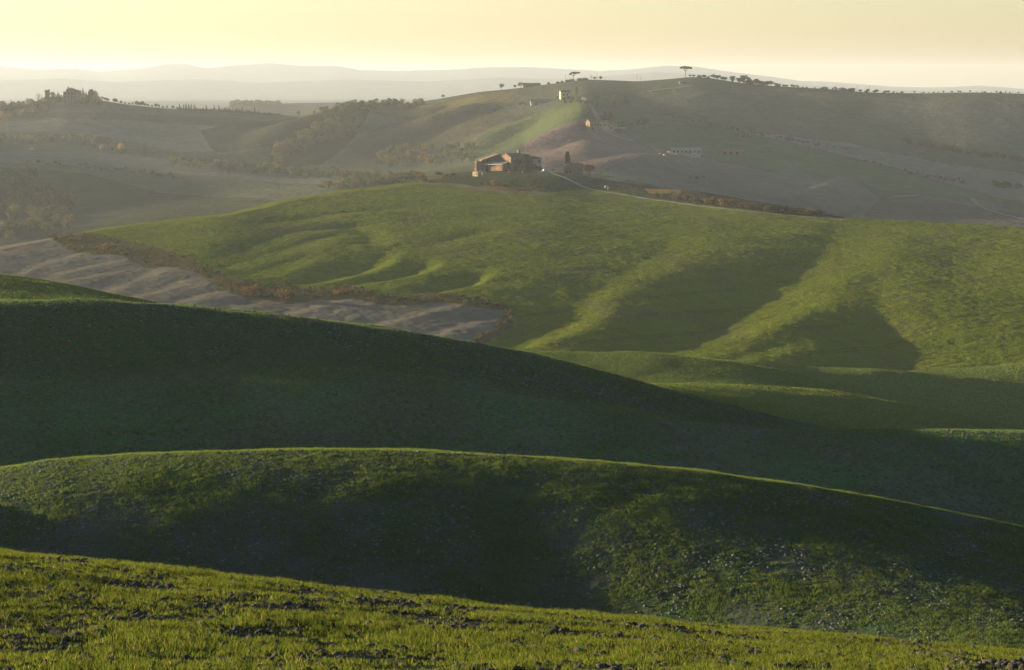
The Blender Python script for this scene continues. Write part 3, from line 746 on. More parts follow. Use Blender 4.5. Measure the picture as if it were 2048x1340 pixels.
hut = thing('cream_hut', 'small sunlit cream hut on the slope below the shed', 'hut', at(955, 353, GREENK) + Vector((0, 0, -.2)), 48)
MB().box(0, 2.2, 0, 3.4, -.6, 2.5).build('wall', MS['cream'], hut)
MB().slab(-.2, 2.5, 2.5, 2.75, -.2, 3.6, .12, 'y').build('roof', MS['grey_roof'], hut)
MB().box(-.03, .05, .5, 1.2, 1.0, 1.9).build('window', MS['dark'], hut); MB().box(-.03, .05, 1.9, 2.7, -.2, 1.8).build('door', MS['board'], hut)
bar = thing('steel_drum', 'pale steel drum standing beside the cream hut', 'drum', at(965, 350, GREENK))
MB().tube([(0, 0, -.1), (0, 0, .3), (0, 0, .31), (0, 0, .8), (0, 0, .81), (0, 0, 1.4)], [.42, .42, .45, .45, .42, .42], 12).build('body', MS['plaster'], bar)
MB().tube([(0, 0, 1.4), (0, 0, 1.43)], [.44, .44], 12).build('lid', MS['grey_roof'], bar)
tag(MB().box(0, 1.2, -.4, .4, 0, .8).box(.1, 1.1, -.3, .3, .8, .9).build('water_trough', MS['cream']), 'yellowish trough against the brick pier of the open shed', 'trough').location = farm_at(958, -5, .0)
for px, py, sx, sd, lb in ((1078, 345.3, 1.5, 3, 'smaller low heap of white plastic sheeting right of the farmhouse'), (1091, 344.8, 2.4, 4, 'largest heap of white plastic sheeting right of the farmhouse'), (1107, 346.2, 1.3, 5, 'pale sheeting heap where the track reaches the farm')):
    o = MB().blob((0, 0, .3), (sx, sx * .6, .75 if sx < 2 else 1.5), sd, 3, .5).build('plastic_sheeting', MS['sheet'])
    o.location = at(px, py, GREENK); tag(o, lb, 'plastic heap')
o = MB().blob((0, 0, .5), (1.2, .9, .75), 11, 3, .2).build('wrapped_bale', MS['sheet']); o.location = at(1213, 376, GREENK); tag(o, 'pale plastic wrapped bale lying above the dirt road', 'bale')
for px, py, sd, lb in ((1020, 345.5, 21, 'sunlit broken stone block at the foot of the farmhouse corner'), (1048, 346, 22, 'small broken stone in the grass before the farmhouse wing'), (1218, 378.5, 23, 'small pale stone beside the wrapped bale')):
    o = MB().blob((0, 0, .3), (.75, .6, .8), sd, 2, .45).build('stone_block', MS['stone']); o.location = at(px, py, GREENK); tag(o, lb, 'stone')
ch = thing('stone_outbuilding', 'weathered stone outbuilding with tiled roof right of the farm track', 'outbuilding', at(1135, 348, GREENK) + Vector((0, 1, -.5)), -6)
MB().prism([(0, -1), (0, 3.0), (2.6, 5.9), (5.2, 3.0), (5.2, -1)], 0, 7.9).build('wall', MS['grey_stone'], ch)
MB().slab(-.35, 2.9, 2.6, 6.0, -.2, 8.1, .2).slab(2.6, 6.0, 5.5, 2.9, -.2, 8.1, .2).build('roof', MS['tile'], ch)
MB().box(-2.2, -.01, .4, 3.6, -1, 4.9).slab(.2, 4.9, 3.8, 5.3, -2.4, .1, .18).build('annex', MS['grey_stone'], ch)
MB().box(-.9, -.1, .32, .42, 0, 2.2).build('door', MS['dark'], ch)
MB().box(1.0, 1.7, -.04, .05, 1.2, 2.1).build('window', MS['dark'], ch)
po = tag(MB().tube([(0, 0, -.3), (0, 0, 2.4)], [.10, .07], 6).box(-.35, .35, -.04, .04, 1.9, 2.05).build('wooden_post', MS['wood']), 'lone wooden post on the edge right of the orange tree', 'post'); po.location = at(1198, 353, GREENK)

# ------------------------------------------------------------------ dirt tracks
def track(name, pts, wid, kk, m, lift=.06):
    P = []
    for p, q in zip(pts, pts[1:]):
        n = max(2, int(math.hypot(q[0] - p[0], q[1] - p[1]) / 4))
        for t in range(n): P.append((p[0] + (q[0] - p[0]) * t / n, p[1] + (q[1] - p[1]) * t / n))
    P.append(pts[-1])
    W = [at(a_, b_, kk) for a_, b_ in P]
    xy = np.array([(v.x, v.y) for v in W])
    for _ in range(8): xy[1:-1] = (xy[:-2] + 2 * xy[1:-1] + xy[2:]) / 4
    d = np.gradient(xy, axis=0); d /= np.linalg.norm(d, axis=1)[:, None] + 1e-9
    nrm = np.stack([-d[:, 1], d[:, 0]], 1)
    bm = bmesh.new(); R = []
    for k in range(len(xy)):
        wj = wid * (1 + .15 * math.sin(k * 1.7))
        R.append([bm.verts.new((*(xy[k] + nrm[k] * o_ * wj), ground_xy(*(xy[k] + nrm[k] * o_ * wj)) + lift + z_)) for o_, z_ in ((-.5, -.05), (-.28, 0), (0, .06), (.28, 0), (.5, -.05))])
    for a_, b_ in zip(R, R[1:]):
        for q in range(4): bm.faces.new([a_[q], a_[q + 1], b_[q + 1], b_[q]])
    bmesh.ops.recalc_face_normals(bm, faces=bm.faces[:])
    me = bpy.data.meshes.new(name); bm.to_mesh(me); bm.free(); me.materials.append(m)
    o = bpy.data.objects.new(name, me); C.objects.link(o); o['kind'] = 'structure'
    return o
track('dirt_road', [(1106, 347), (1130, 355), (1152, 367), (1178, 378), (1230, 387), (1300, 398), (1400, 412), (1500, 423), (1570, 430), (1640, 436), (1690, 440)], 2.7, GREENK, MS['gravel'], .10)
track('gravel_road', [(1166, 196), (1168, 204), (1178, 209), (1186, 219), (1191, 230), (1197, 242)], 5, FARK, MS['gravel'], .8)
track('gravel_road', [(1199, 259), (1215, 268), (1250, 279), (1290, 289), (1312, 299), (1328, 307)], 4, FARK, MS['gravel'], .6)
track('field_track', [(1296, 184), (1325, 179), (1345, 177), (1385, 172)], 4, FARK, MS['gravel'], .6)
track('field_track', [(1944, 398), (1955, 411), (1990, 426), (2048, 440)], 4.5, FARK, MS['gravel'], .6)
track('field_track', [(1775, 397), (1800, 394), (1840, 391)], 3, FARK, MS['gravel'], .6)

# ------------------------------------------------------------------ hamlet, barns and villa across the valley
def house(name, label, px, py, rz, L, D_, hw, hr, wm, rm, wins=(), kk=FARK, cat='house', group=None, gab=False):
    t = thing(name, label, cat, at(px, py, kk) + Vector((0, 0, -.6)), rz, group)
    MB().prism([(0, -3), (0, hw), (D_ / 2, hr), (D_, hw), (D_, -3)], 0, L).build('wall', MS[wm], t)
    MB().slab(-.5, hw - .25, D_ / 2, hr + .12, -.4, L + .4, .3).slab(D_ / 2, hr + .12, D_ + .5, hw - .25, -.4, L + .4, .3).build('roof', MS[rm], t)
    for x0, z0, ww, hh in wins:
        if x0 < 0: MB().box(-.06, .06, -x0, -x0 + ww, z0, z0 + hh).build('window', MS['dark'], t)
        else: MB().box(x0, x0 + ww, -.06, .06, z0, z0 + hh).build('window', MS['dark'], t)
    return t
house('stone_house', 'two storey stone house left of the road in the far hamlet', 1180, 261, 28, 9, 7, 7.0, 9.2, 'stone', 'tile', ((1.5, 4.2, 1, 1.5), (4.5, 4.2, 1, 1.5), (7, 4.2, 1, 1.5), (2, 1, 1.2, 2.2), (-2.5, 4.2, 1, 1.5)))
house('cream_house', 'bright cream house with sunlit gable right of the road in the hamlet', 1204, 259, 48, 9.5, 5.6, 6.2, 7.6, 'cream', 'tile', ((-1.0, 3.6, .9, 1.5), (-3.2, 3.6, .9, 1.5), (-2.2, .4, 1.2, 2.0), (2, 3.6, .9, 1.4), (5, 3.6, .9, 1.4)))
house('grey_house', 'grey two storey wing with small windows beside the cream house', 1208, 259, 4, 7.5, 6, 5.2, 6.6, 'plaster', 'tile', ((1.2, 3.1, .9, 1.3), (3.0, 3.1, .9, 1.3), (5.2, 1.0, .9, 1.5)))
sh = thing('field_shelter', 'low shelter with long white roof at the right end of the hamlet', 'shelter', at(1229, 262, FARK), -3)
MB().slab(0, 1.9, 4, 2.9, 0, 9, .15).build('roof', MS['white_roof'], sh)
for x0 in (.2, 4.4, 8.6): MB().box(x0, x0 + .2, .2, .4, -1, 2.0).build('post', MS['wood'], sh)
MB().box(.2, 8.8, 3.6, 3.8, -1, 2.7).build('back_wall', MS['wood'], sh)
lb_ = house('long_barn', 'long low pale barn on the far hill above the lit green field', 1062, 212, 4, 27, 9, 4.2, 6.6, 'plaster', 'grey_roof', ((4, 1.5, 1.6, 1.4), (10, 1.5, 1.6, 1.4), (16, 1.5, 1.6, 1.4), (22, 1.5, 1.6, 1.4)), cat='barn')
house('upper_house', 'tall house with one bright sunlit end wall above the long barn', 1122, 199, 14, 9, 6, 7.6, 9, 'cream', 'tile', ((2, 4.4, 1, 1.4), (5.5, 4.4, 1, 1.4)))
house('ridge_farm', 'long low dark farm building on the skyline left of the umbrella pine', 1046, 173, 3, 19, 7, 3.6, 5.4, 'grey_stone', 'tile', ((4, 1.2, 1.2, 1.4), (9, 1.2, 1.2, 1.4), (14, 1.2, 1.2, 1.4)), cat='farm building')
wb = house('white_barn', 'long white barn with white roof and windows on the far slope', 1342, 306, -3, 22.5, 7, 2.8, 4.4, 'plaster', 'white_roof', tuple((1.6 + k * 3.1, 1.0, 1.3, 1.1) for k in range(7)), cat='barn')
house('brown_barn', 'low brown weathered barn right of the white barn', 1440, 308, -3, 19, 6, 2.9, 4.2, 'grey_stone', 'tile', ((3, .4, 1.8, 1.7), (8, .4, 1.8, 1.7), (13, .4, 1.8, 1.7)), cat='barn')
tr = thing('farm_trailer', 'pale flat farm trailer parked below the white barn', 'trailer', at(1392, 312.5, FARK), 25)
MB().box(0, 7, 0, 2.4, .8, 2.2).build('box', MS['plaster'], tr); MB().box(7, 8.4, 1.1, 1.3, .7, .85).build('drawbar', MS['wood'], tr)
for x0 in (1.2, 5.2):
    for y0 in (-.1, 2.3): MB().tube([(x0, y0, .45), (x0, y0 + .22, .45)], .5, 12).build('wheel', MS['dark'], tr)
for k, (px, py, sx) in enumerate(((1321, 308.5, 1.3), (1329, 311.5, 1.4), (1338, 306.5, 1.5), (1344, 308, 1.0), (1351, 309, 1.8))):
    o = MB().blob((0, 0, .3), (sx, sx * .7, .9), 60 + k, 2, .4).build('rubble_heap', MS['hay']); o.location = at(px, py, FARK)
    tag(o, 'small sunlit pale heap in the row where the road meets the white barn', 'heap', 'pale heaps by the white barn')
tag(MB().tube([(0, 0, 0), (0, 0, 1.0), (0, 0, 2.4)], [2.6, 1.7, .05], 10).build('white_tent', MS['sheet']), 'tiny white tent in the green field at far left', 'tent').location = at(63, 300, FARK)
hs = house('roadside_hut', 'small grey roofed hut under the round umbrella pine on the hilltop', 1360, 168, 5, 8, 5, 2.2, 3.6, 'grey_stone', 'grey_roof', ((3, .6, 1, 1),), cat='hut')
vl = thing('hilltop_villa', 'big square stone villa among cypresses on the left ridge', 'villa', at(124, 205, FARK) + Vector((0, 6, -2)), 10)
MB().box(0, 17, 0, 13, -3, 12.6).box(2.5, 12, .5, 12, 12.6, 14.4).build('wall', MS['stone'], vl)
MB().hexa([(2, 0, 14.4), (12.5, 0, 14.4), (12.5, 12.5, 14.4), (2, 12.5, 14.4)], [(6, 5, 16.0), (8.5, 5, 16.0), (8.5, 7, 16.0), (6, 7, 16.0)]).hexa([(12.02, -.4, 12.6), (17.5, -.4, 12.6), (17.5, 13.4, 12.6), (12.02, 13.4, 12.6)], [(12.02, 5, 14.2), (14, 5, 14.2), (14, 8, 14.2), (12.02, 8, 14.2)]).build('roof', MS['tile'], vl)
for k in range(5):
    for z0 in (2.5, 6.2, 9.6): MB().box(1.2 + k * 3.2, 2.4 + k * 3.2, -.06, .06, z0, z0 + 1.8).build('window', MS['dark'], vl)
MB().box(4, 5, 4, 5, 14.6, 17.4).build('chimney', MS['stone'], vl)
house('villa_cottage', 'low pale cottage left of the hilltop villa', 88, 188, 6, 14, 6, 3.6, 5.2, 'plaster', 'tile', ((3, 1, 1.2, 1.4), (9, 1, 1.2, 1.4)), cat='cottage')
for k, (px, py, hh) in enumerate(((1131, 166, 8.5), (1194, 160, 7.5), (1274, 165, 8.5), (1281, 165, 6.0), (1714, 183, 6), (1739, 184, 7))):
    o = MB().tube([(0, 0, -1), (0, 0, hh)], [.16, .10], 6).box(-.9, .9, -.06, .06, hh - .8, hh - .65).build('utility_pole', MS['wood'])
    o.location = at(px, py, FARK); tag(o, 'thin wooden utility pole standing on the far skyline', 'utility pole', 'utility poles on the far skyline')
# ------------------------------------------------------------------ trees and bushes
def leaf_mesh(name, lobes, n, size, seed, c, cvar=.3, shell=.55, trunk=None, flat=0.0):
    """leaf sprays scattered through lobes (cx, cy, cz, rx, ry, rz); colours vary spray by spray"""
    r = np.random.default_rng(seed)
    L = np.array(lobes, float); wv = L[:, 3] * L[:, 4] * L[:, 5]; k = r.choice(len(L), n, p=wv / wv.sum())
    d = r.normal(size=(n, 3)); d /= np.linalg.norm(d, axis=1)[:, None]
    rad = shell + (1 - shell) * r.random(n) ** .6
    cl = np.clip(1 + .22 * np.sin(d @ r.normal(size=(3, 5)) * 4 + r.uniform(0, 6, 5)).mean(1) * 2, .6, 1.25)
    P = L[k, :3] + d * L[k, 3:] * (rad * cl)[:, None]
    a_ = r.normal(size=(n, 3)); a_[:, 2] *= (1 - flat); a_ /= np.linalg.norm(a_, axis=1)[:, None]
    b_ = np.cross(a_, r.normal(size=(n, 3))); b_ /= np.linalg.norm(b_, axis=1)[:, None]
    s = size * r.uniform(.6, 1.35, (n, 1))
    V = np.stack([P - a_ * s, P - b_ * s * .55, P + a_ * s, P + b_ * s * .6], 1).reshape(-1, 3)
    o = np.arange(n)[:, None] * 4
    T = np.concatenate([o + [0, 1, 2], o + [0, 2, 3]], 0)
    col = np.array(c) * r.uniform(1 - cvar, 1 + cvar, (n, 1)) * (1 + r.normal(0, .08, (n, 3)))
    return V, T, np.clip(np.repeat(col, 4, 0), .004, 1)
M_LEAF = leaf_material('foliage', .30)
def crown(name, *args, parent=None, **kw):
    V, T, c = leaf_mesh(name, *args, **kw)
    o = raw_mesh(name, V, T, M_LEAF, c)
    if parent: o.parent = parent
    return o
def trunk(parent, paths):
    b = MB()
    for pts, rad in paths: b.tube(pts, rad, 7)
    return b.build('trunk', MS['bark'], parent)
def copy_tree(o):
    c = o.copy(); C.objects.link(c)
    for ch_ in list(o.children):
        k = ch_.copy(); C.objects.link(k); k.parent = c
    return c
PROTO = {}
def proto(key, name, cat, build):
    t = thing(name, '', cat, (0, 0, 0)); build(t); PROTO[key] = [t, 0]
def put(key, pos, height, label, group=None, rz=None, wx=1.0):
    t, used = PROTO[key]
    o = t if not used else copy_tree(t)
    PROTO[key][1] = 1
    o.location = pos; o.rotation_euler = (0, 0, random.uniform(0, 6.28) if rz is None else rz)
    o.scale = (height * wx, height * wx, height)
    o['label'] = label
    if group: o['group'] = group
    elif 'group' in o: del o['group']
    return o
def lobes_round(seed, n, R=.36, z=.62, rz=.34, sub=.17):
    r = random.Random(seed); L = [(0, 0, z, R * .72, R * .72, rz * .8)]
    for k in range(n):
        a_ = r.uniform(0, 6.28); e_ = r.uniform(-.6, .9); q = r.uniform(.7, 1)
        L.append((R * q * math.cos(a_) * math.cos(e_) * .75, R * q * math.sin(a_) * math.cos(e_) * .75, z + rz * .72 * math.sin(e_), sub * r.uniform(.7, 1.2), sub * r.uniform(.7, 1.2), sub * r.uniform(.6, 1.1)))
    return L
DARKG, MIDG, OLV, GOLD, RUST = (.050, .058, .022), (.070, .078, .028), (.105, .092, .034), (.36, .22, .035), (.26, .14, .045)
def round_build(seed, c, n=900, sz=.040, **kw):
    def f(t):
        crown('crown', lobes_round(seed, 9, **kw), n, sz, seed, c, parent=t)
        trunk(t, [([(0, 0, -.05), (.01, 0, .2), (0, .01, .5)], [.035, .028, .015]), ([(.01, 0, .25), (.12, .03, .5)], [.016, .007]), ([(.01, 0, .3), (-.1, -.05, .55)], [.016, .007])])
    return f
proto('round_a', 'broadleaf_tree', 'tree', round_build(1, DARKG)); proto('round_b', 'broadleaf_tree', 'tree', round_build(2, MIDG)); proto('round_c', 'broadleaf_tree', 'tree', round_build(3, OLV))
proto('gold', 'autumn_tree', 'tree', round_build(4, GOLD, R=.26, rz=.40, z=.55)); proto('rust', 'autumn_tree', 'tree', round_build(5, RUST, R=.52, z=.60, rz=.34, n=1500, sz=.034))
proto('wide', 'broadleaf_tree', 'tree', round_build(6, MIDG, R=.55, z=.58, rz=.36, sub=.22))
proto('small_a', 'small_tree', 'tree', round_build(7, DARKG, n=420, sz=.06, R=.42)); proto('small_b', 'small_tree', 'tree', round_build(8, OLV, n=420, sz=.06, R=.46, z=.58))
def cyp(seed, c, w_=.085, n=700, e_=.7):
    def f(t):
        r = random.Random(seed)
        L = [(r.uniform(-.012, .012), r.uniform(-.012, .012), .08 + .88 * k / 8, w_ * math.sin(math.pi * (.16 + .78 * k / 8)) ** e_ * r.uniform(.85, 1.1), w_ * math.sin(math.pi * (.16 + .78 * k / 8)) ** e_, .085) for k in range(9)]
        crown('crown', L, n, .030, seed, c, parent=t, shell=.4)
        trunk(t, [([(0, 0, -.04), (0, 0, .3)], [.018, .010])])
    return f
proto('cypress', 'cypress', 'tree', cyp(11, (.030, .038, .018))); proto('cypress_b', 'cypress', 'tree', cyp(12, (.034, .040, .018), .12)); proto('cypress_dark', 'cypress', 'tree', cyp(13, (.022, .028, .014), .125, 2600, .22))
def pine(seed, tilt):
    def f(t):
        r = random.Random(seed); L = []
        for k in range(22):
            a_ = r.uniform(0, 6.28); q = math.sqrt(r.random()) * .50
            x, y = q * math.cos(a_), q * math.sin(a_)
            L.append((x + .05 * tilt, y, .80 + .13 * (1 - (q / .5) ** 2) + tilt * .17 * x + r.uniform(-.02, .02), .15, .15, .065))
        crown('crown', L, 2600, .032, seed, (.030, .036, .018), parent=t, shell=.2)
        br = [([(0, 0, -.05), (.01, 0, .3), (-.01, 0, .62)], [.030, .024, .018])]
        for k in range(8):
            a_ = k * .785 + r.uniform(-.2, .2); br.append(([(-.01, 0, .50 + .015 * k), (.20 * math.cos(a_), .20 * math.sin(a_), .70 + tilt * .05 * math.cos(a_)), (.36 * math.cos(a_), .36 * math.sin(a_), .80 + tilt * .1 * math.cos(a_))], [.012, .008, .004]))
        trunk(t, br)
    return f
proto('pine_a', 'umbrella_pine', 'tree', pine(21, 1.0)); proto('pine_b', 'umbrella_pine', 'tree', pine(22, 0.1))
def bare(seed):
    def f(t):
        r = random.Random(seed); b = [([(0, 0, -.05), (.01, 0, .3), (0, 0, .9)], [.022, .018, .004])]
        for k in range(26):
            z = r.uniform(.22, .75); a_ = r.uniform(0, 6.28); l = r.uniform(.18, .36)
            b.append(([(0, 0, z), (l * .5 * math.cos(a_), l * .5 * math.sin(a_), z + l * .55), (l * math.cos(a_), l * math.sin(a_), z + l * .8)], [.010, .006, .002]))
        trunk(t, b)
        crown('crown', [(0, 0, .62, .36, .36, .34)], 160, .022, seed, (.16, .12, .06), parent=t, shell=.5)
    return f
proto('bare', 'bare_tree', 'tree', bare(31))
def bush(seed, c, n=420):
    def f(t):
        r = random.Random(seed)
        crown('foliage', [(r.uniform(-.5, .5), r.uniform(-.4, .4), r.uniform(.25, .55), .42, .40, .40) for _ in range(6)], n, .085, seed, c, parent=t, shell=.35)
        MB().tube([(0, 0, -.1), (.05, 0, .4)], [.04, .02], 5).tube([(0, 0, -.1), (-.2, .1, .4)], [.03, .015], 5).tube([(0, 0, -.1), (.2, -.1, .45)], [.03, .015], 5).build('stem', MS['bark'], t)
    return f
proto('bush_dark', 'bush', 'bush', bush(41, (.036, .037, .018))); proto('bush_rust', 'bush', 'bush', bush(42, (.125, .086, .034))); proto('bush_olive', 'bush', 'bush', bush(43, (.085, .072, .030)))

def mpp(pos): return pos.y / F          # metres per photo pixel there
def tree(key, px, py, hpx, label, group=None, kk=FARK, wx=1.0, sink=.0):
    p = at(px, py, kk); hh = hpx * mpp(p)
    return put(key, p + Vector((0, 0, -sink * hh)), hh, label, group, wx=wx)


def wood(name, items, n=150, sz=.085):
    """a wood that reads as one mass: items = (key colour, px, py, height in px, rows, width factor)"""
    V, T, A = [], [], []; off_ = 0
    for q, (c_, px, py, hp, kk, wx) in enumerate(items):
        p = at(px, py, kk); hh = hp * mpp(p)
        v, t_, a_ = leaf_mesh(name, lobes_round(q % 11 + 1, 7, R=.44, z=.56, rz=.42), n, sz, q + 900, c_)
        v = v * np.array([hh * wx, hh * wx, hh]) + np.array(p)
        b = np.array([[-.03, 0, -.05], [.03, 0, -.05], [0, .02, .6], [0, -.03, -.05], [0, .03, -.05], [.02, 0, .6]]) * hh + np.array(p)
        V += [v, b]; T += [t_ + off_, np.array([[0, 1, 2], [3, 4, 5]]) + off_ + len(v)]; A += [a_, np.full((6, 3), .05)]; off_ += len(v) + 6
    o = raw_mesh(name, np.concatenate(V), np.concatenate(T), M_LEAF, np.concatenate(A)); o['kind'] = 'stuff'
    return o
U = random.uniform
def pick(*c): return random.choice(c)

# --- by the farm
tree('cypress_dark', 1136, 347, 42, 'dark bushy cypress rising behind the stone outbuilding', kk=GREENK).location.y += 7
tree('rust', 1179, 352, 29, 'round orange leaved tree right of the stone outbuilding', kk=GREENK)
tree('bare', 951, 343, 22, 'small bare tree at the left corner of the open shed', kk=GREENK)
tree('bush_rust', 1085, 342, 12, 'brown bush at the right end of the farmhouse wing', kk=GREENK)
tree('bush_olive', 1094, 344, 9, 'olive bush behind the white plastic sheeting', kk=GREENK)
tree('bush_olive', 1106, 344, 8, 'low bush at the top of the farm track', kk=GREENK)
tree('bush_rust', 992, 372, 16, 'brown leafy bush on the bank below the farmhouse', kk=GREENK)
for px, py, hp in ((1030, 343, 7), (1040, 344, 6), (1052, 344, 9), (1062, 344, 7), (1070, 345, 9), (1012, 344, 5), (975, 345, 5)):
    tree('bush_dark', px, py, hp, 'dark bush growing against the foot of the ruined farm buildings', 'bushes at the farm walls', kk=GREENK, wx=U(.9, 1.3))
# hedge along the road
for k in range(44):
    px = 1318 + k * 7.6 + random.uniform(-2, 2); py = pl(px, [(1300, 393), (1400, 407), (1500, 419), (1570, 427), (1660, 435)]) + random.uniform(-1.5, .5)
    hp = random.uniform(9, 15) if px < 1420 or px > 1480 else random.uniform(11, 19)
    tree(random.choice(['bush_dark', 'bush_dark', 'bush_dark', 'bush_rust', 'bush_olive']), px, py, hp * 1.25, 'dark shaggy bush in the hedge above the dirt road', 'hedge bushes above the dirt road', kk=GREENK, wx=random.uniform(.8, 1.2))
for k in range(30):
    px = random.uniform(835, 1100); py = pl(px, [(835, 362), (880, 358), (940, 362), (1000, 374), (1100, 380)]) + random.uniform(-9, 3)
    tree(random.choice(['bush_dark', 'bush_olive', 'bush_olive']), px, py, random.uniform(4, 8), 'low scrubby bush on the bank below the ruined farm', 'low bushes on the farm bank', kk=GREENK, wx=random.uniform(1, 1.6))
# scrub along the field edge
UPa, LOa = np.array(UP), np.array(LO); it = []
for k in range(520):
    t = (k + random.random()) / 520
    i_ = t * (len(UP) - 1); a0 = np.array([np.interp(i_, range(len(UP)), UPa[:, c]) for c in (0, 1)])
    j_ = t * (len(LO) - 1); b0 = np.array([np.interp(j_, range(len(LO)), LOa[:, c]) for c in (0, 1)])
    q = U(.05, .98); p = a0 * q + b0 * (1 - q)
    it.append((pick((.13, .088, .034), (.105, .096, .034), (.12, .105, .040), (.085, .085, .030), (.060, .066, .024), (.05, .055, .022)), p[0], p[1], U(3.5, 9), (10, 20), U(1.0, 1.8)))
wood('scrub', it, 90, .12)
for px, py, hp, wv, lb in ((500, 590, 32, .9, 'large brown bush at the middle of the scrub line, left of a second one'), (566, 600, 36, 1.0, 'largest brown bush in the scrub line above the ploughed field'), (690, 590, 22, 1.6, 'broad brown thicket on the right half of the scrub line'), (210, 500, 22, 1.5, 'brown thicket at the left end of the scrub line')):
    tree('bush_rust', px, py, hp * .8, lb, kk=(10, 20), wx=wv)

# --- skyline of the right hill
SKY = lambda px: sky_row(px) + .8
def sky(key, px, hpx, label, group=None, wx=1.0, dy=0): return tree(key, px, SKY(px) + dy, hpx, label, group, wx=wx)
p = at(1147, SKY(1147), FARK); put('pine_a', p, 19 * mpp(p), 'leaning umbrella pine with slanted crown on the skyline above the hamlet', rz=0, wx=1.15)
p = at(1371, SKY(1371), FARK); put('pine_b', p, 24 * mpp(p), 'tall upright umbrella pine with long bare trunk on the hilltop', rz=0, wx=.95)
sky('round_a', 1003, 15, 'round dark tree alone on the skyline left of the ridge farm', wx=.9); sky('small_a', 886, 9, 'squat dark tree alone on the left end of the long ridge', wx=1.2)
sky('bare', 1182, 11, 'thin spreading tree on the skyline right of the leaning pine'); sky('small_b', 1189, 8, 'small low tree next to the thin spreading tree on the skyline'); sky('small_a', 1201, 9, 'dark compact tree between two skyline poles'); sky('bush_dark', 1097, 6, 'dark bush on the skyline between ridge farm and leaning pine')
sky('wide', 1042, 13, 'wide tree at the left end of the ridge farm'); sky('small_a', 1030, 9, 'small tree left of the wide tree by the ridge farm')
for px, hp in ((1135, 6), (1142, 7), (1158, 7), (1166, 6.5), (1172, 6), (1116, 5), (1124, 5)): sky('bush_dark', px, hp, 'dark skyline bush around the foot of the leaning pine', 'bushes under the leaning pine', wx=1.4)
sky('round_a', 1466, 14, 'left of the two large round trees on the right skyline', wx=1.3); sky('round_a', 1487, 19, 'tallest broad tree cluster on the right skyline', wx=1.35); sky('round_b', 1497, 15, 'slightly lower tree leaning on the tallest right skyline tree', wx=1.1); sky('round_a', 1514, 14, 'isolated rounded tree right of the tallest skyline tree', wx=1.1)
G_SK = 'small trees along the right skyline'
for k in range(66):
    px = 1396 + 384 * (k + U(-.9, .9)) / 66; big = pl(px, [(1396, 8), (1440, 10), (1540, 10), (1580, 7), (1630, 5), (1680, 7), (1740, 8), (1780, 6)])
    if 1600 < px < 1645 and k % 2: continue
    sky(pick('small_a', 'small_a', 'round_a', 'bush_dark'), px, big * U(.6, 1.35), 'small dark tree in the row running down the right skyline', G_SK, wx=U(.9, 1.7), dy=U(.3, 1.5))
sky('small_a', 1380, 7, 'first small tree right of the upright umbrella pine', wx=1); sky('small_b', 1387, 7, 'second small spreading tree right of the upright umbrella pine', wx=1.4)
for px in (1783, 1790, 1797, 1806, 1826, 1842, 1847, 1850, 1857, 1864, 1871, 1877, 1885, 1901, 1907, 1917, 1922, 1938, 1955, 1964, 1971, 1983, 1990, 1995, 2000, 2003, 2012, 2022, 2030, 2040): sky(pick('small_a', 'small_b', 'small_a', 'bush_dark'), px + U(-3, 3), U(2.6, 6.3), 'tiny dark tree spaced out along the far right horizon', 'tiny trees on the far right horizon')
# --- hamlet trees
for px, py, hp in ((1204, 245, 20), (1209, 245, 23), (1214, 245, 22), (1219, 245, 24), (1224, 245, 21)): tree('cypress_b', px, py, hp, 'dark cypress in the tight clump behind the hamlet houses', 'cypress clump behind the hamlet', wx=1.3)
tree('round_a', 1275, 258, 24, 'left crown of the big dark tree pair right of the hamlet', wx=1.0); tree('round_a', 1287, 259, 28, 'big dark tree right of the hamlet, the larger of the pair', wx=1.0)
for px, py, hp in ((1238, 256, 14), (1246, 257, 15), (1254, 258, 13), (1262, 258, 13)): tree('round_b', px, py, hp, 'lower tree between the hamlet and the big dark tree pair', 'lower trees right of the hamlet')
for px, py, hp in ((1160, 254, 8), (1166, 256, 9), (1170, 261, 10), (1163, 262, 6), (1186, 263, 6)): tree('bush_dark', px, py, hp, 'dark bush around the foot of the hamlet stone house', 'bushes at the hamlet stone house')
for k in range(26):
    px = random.uniform(1172, 1262); py = 213 - (px - 1172) * .0 + random.uniform(-12, 2); tree(random.choice(['round_a', 'cypress_b', 'round_b', 'round_a']), px, py, random.uniform(11, 18), 'dark tree in the grove on the far hill above the hamlet road', 'grove above the hamlet road')
for k in range(12):
    px = random.uniform(1112, 1162); tree(random.choice(['round_b', 'round_c']), px, 208 + random.uniform(-7, 3), random.uniform(8, 13), 'tree in the garden clump between long barn and road', 'garden trees by the long barn')
tree('cypress_b', 1153, 190, 17, 'single dark cypress behind the upper house on the far hill', wx=1.4)
for px, py, hp in ((1046, 212, 11), (1052, 214, 9), (1040, 213, 9)): tree('round_c', px, py, hp, 'olive tree at the left end of the long barn', 'olive trees by the long barn')
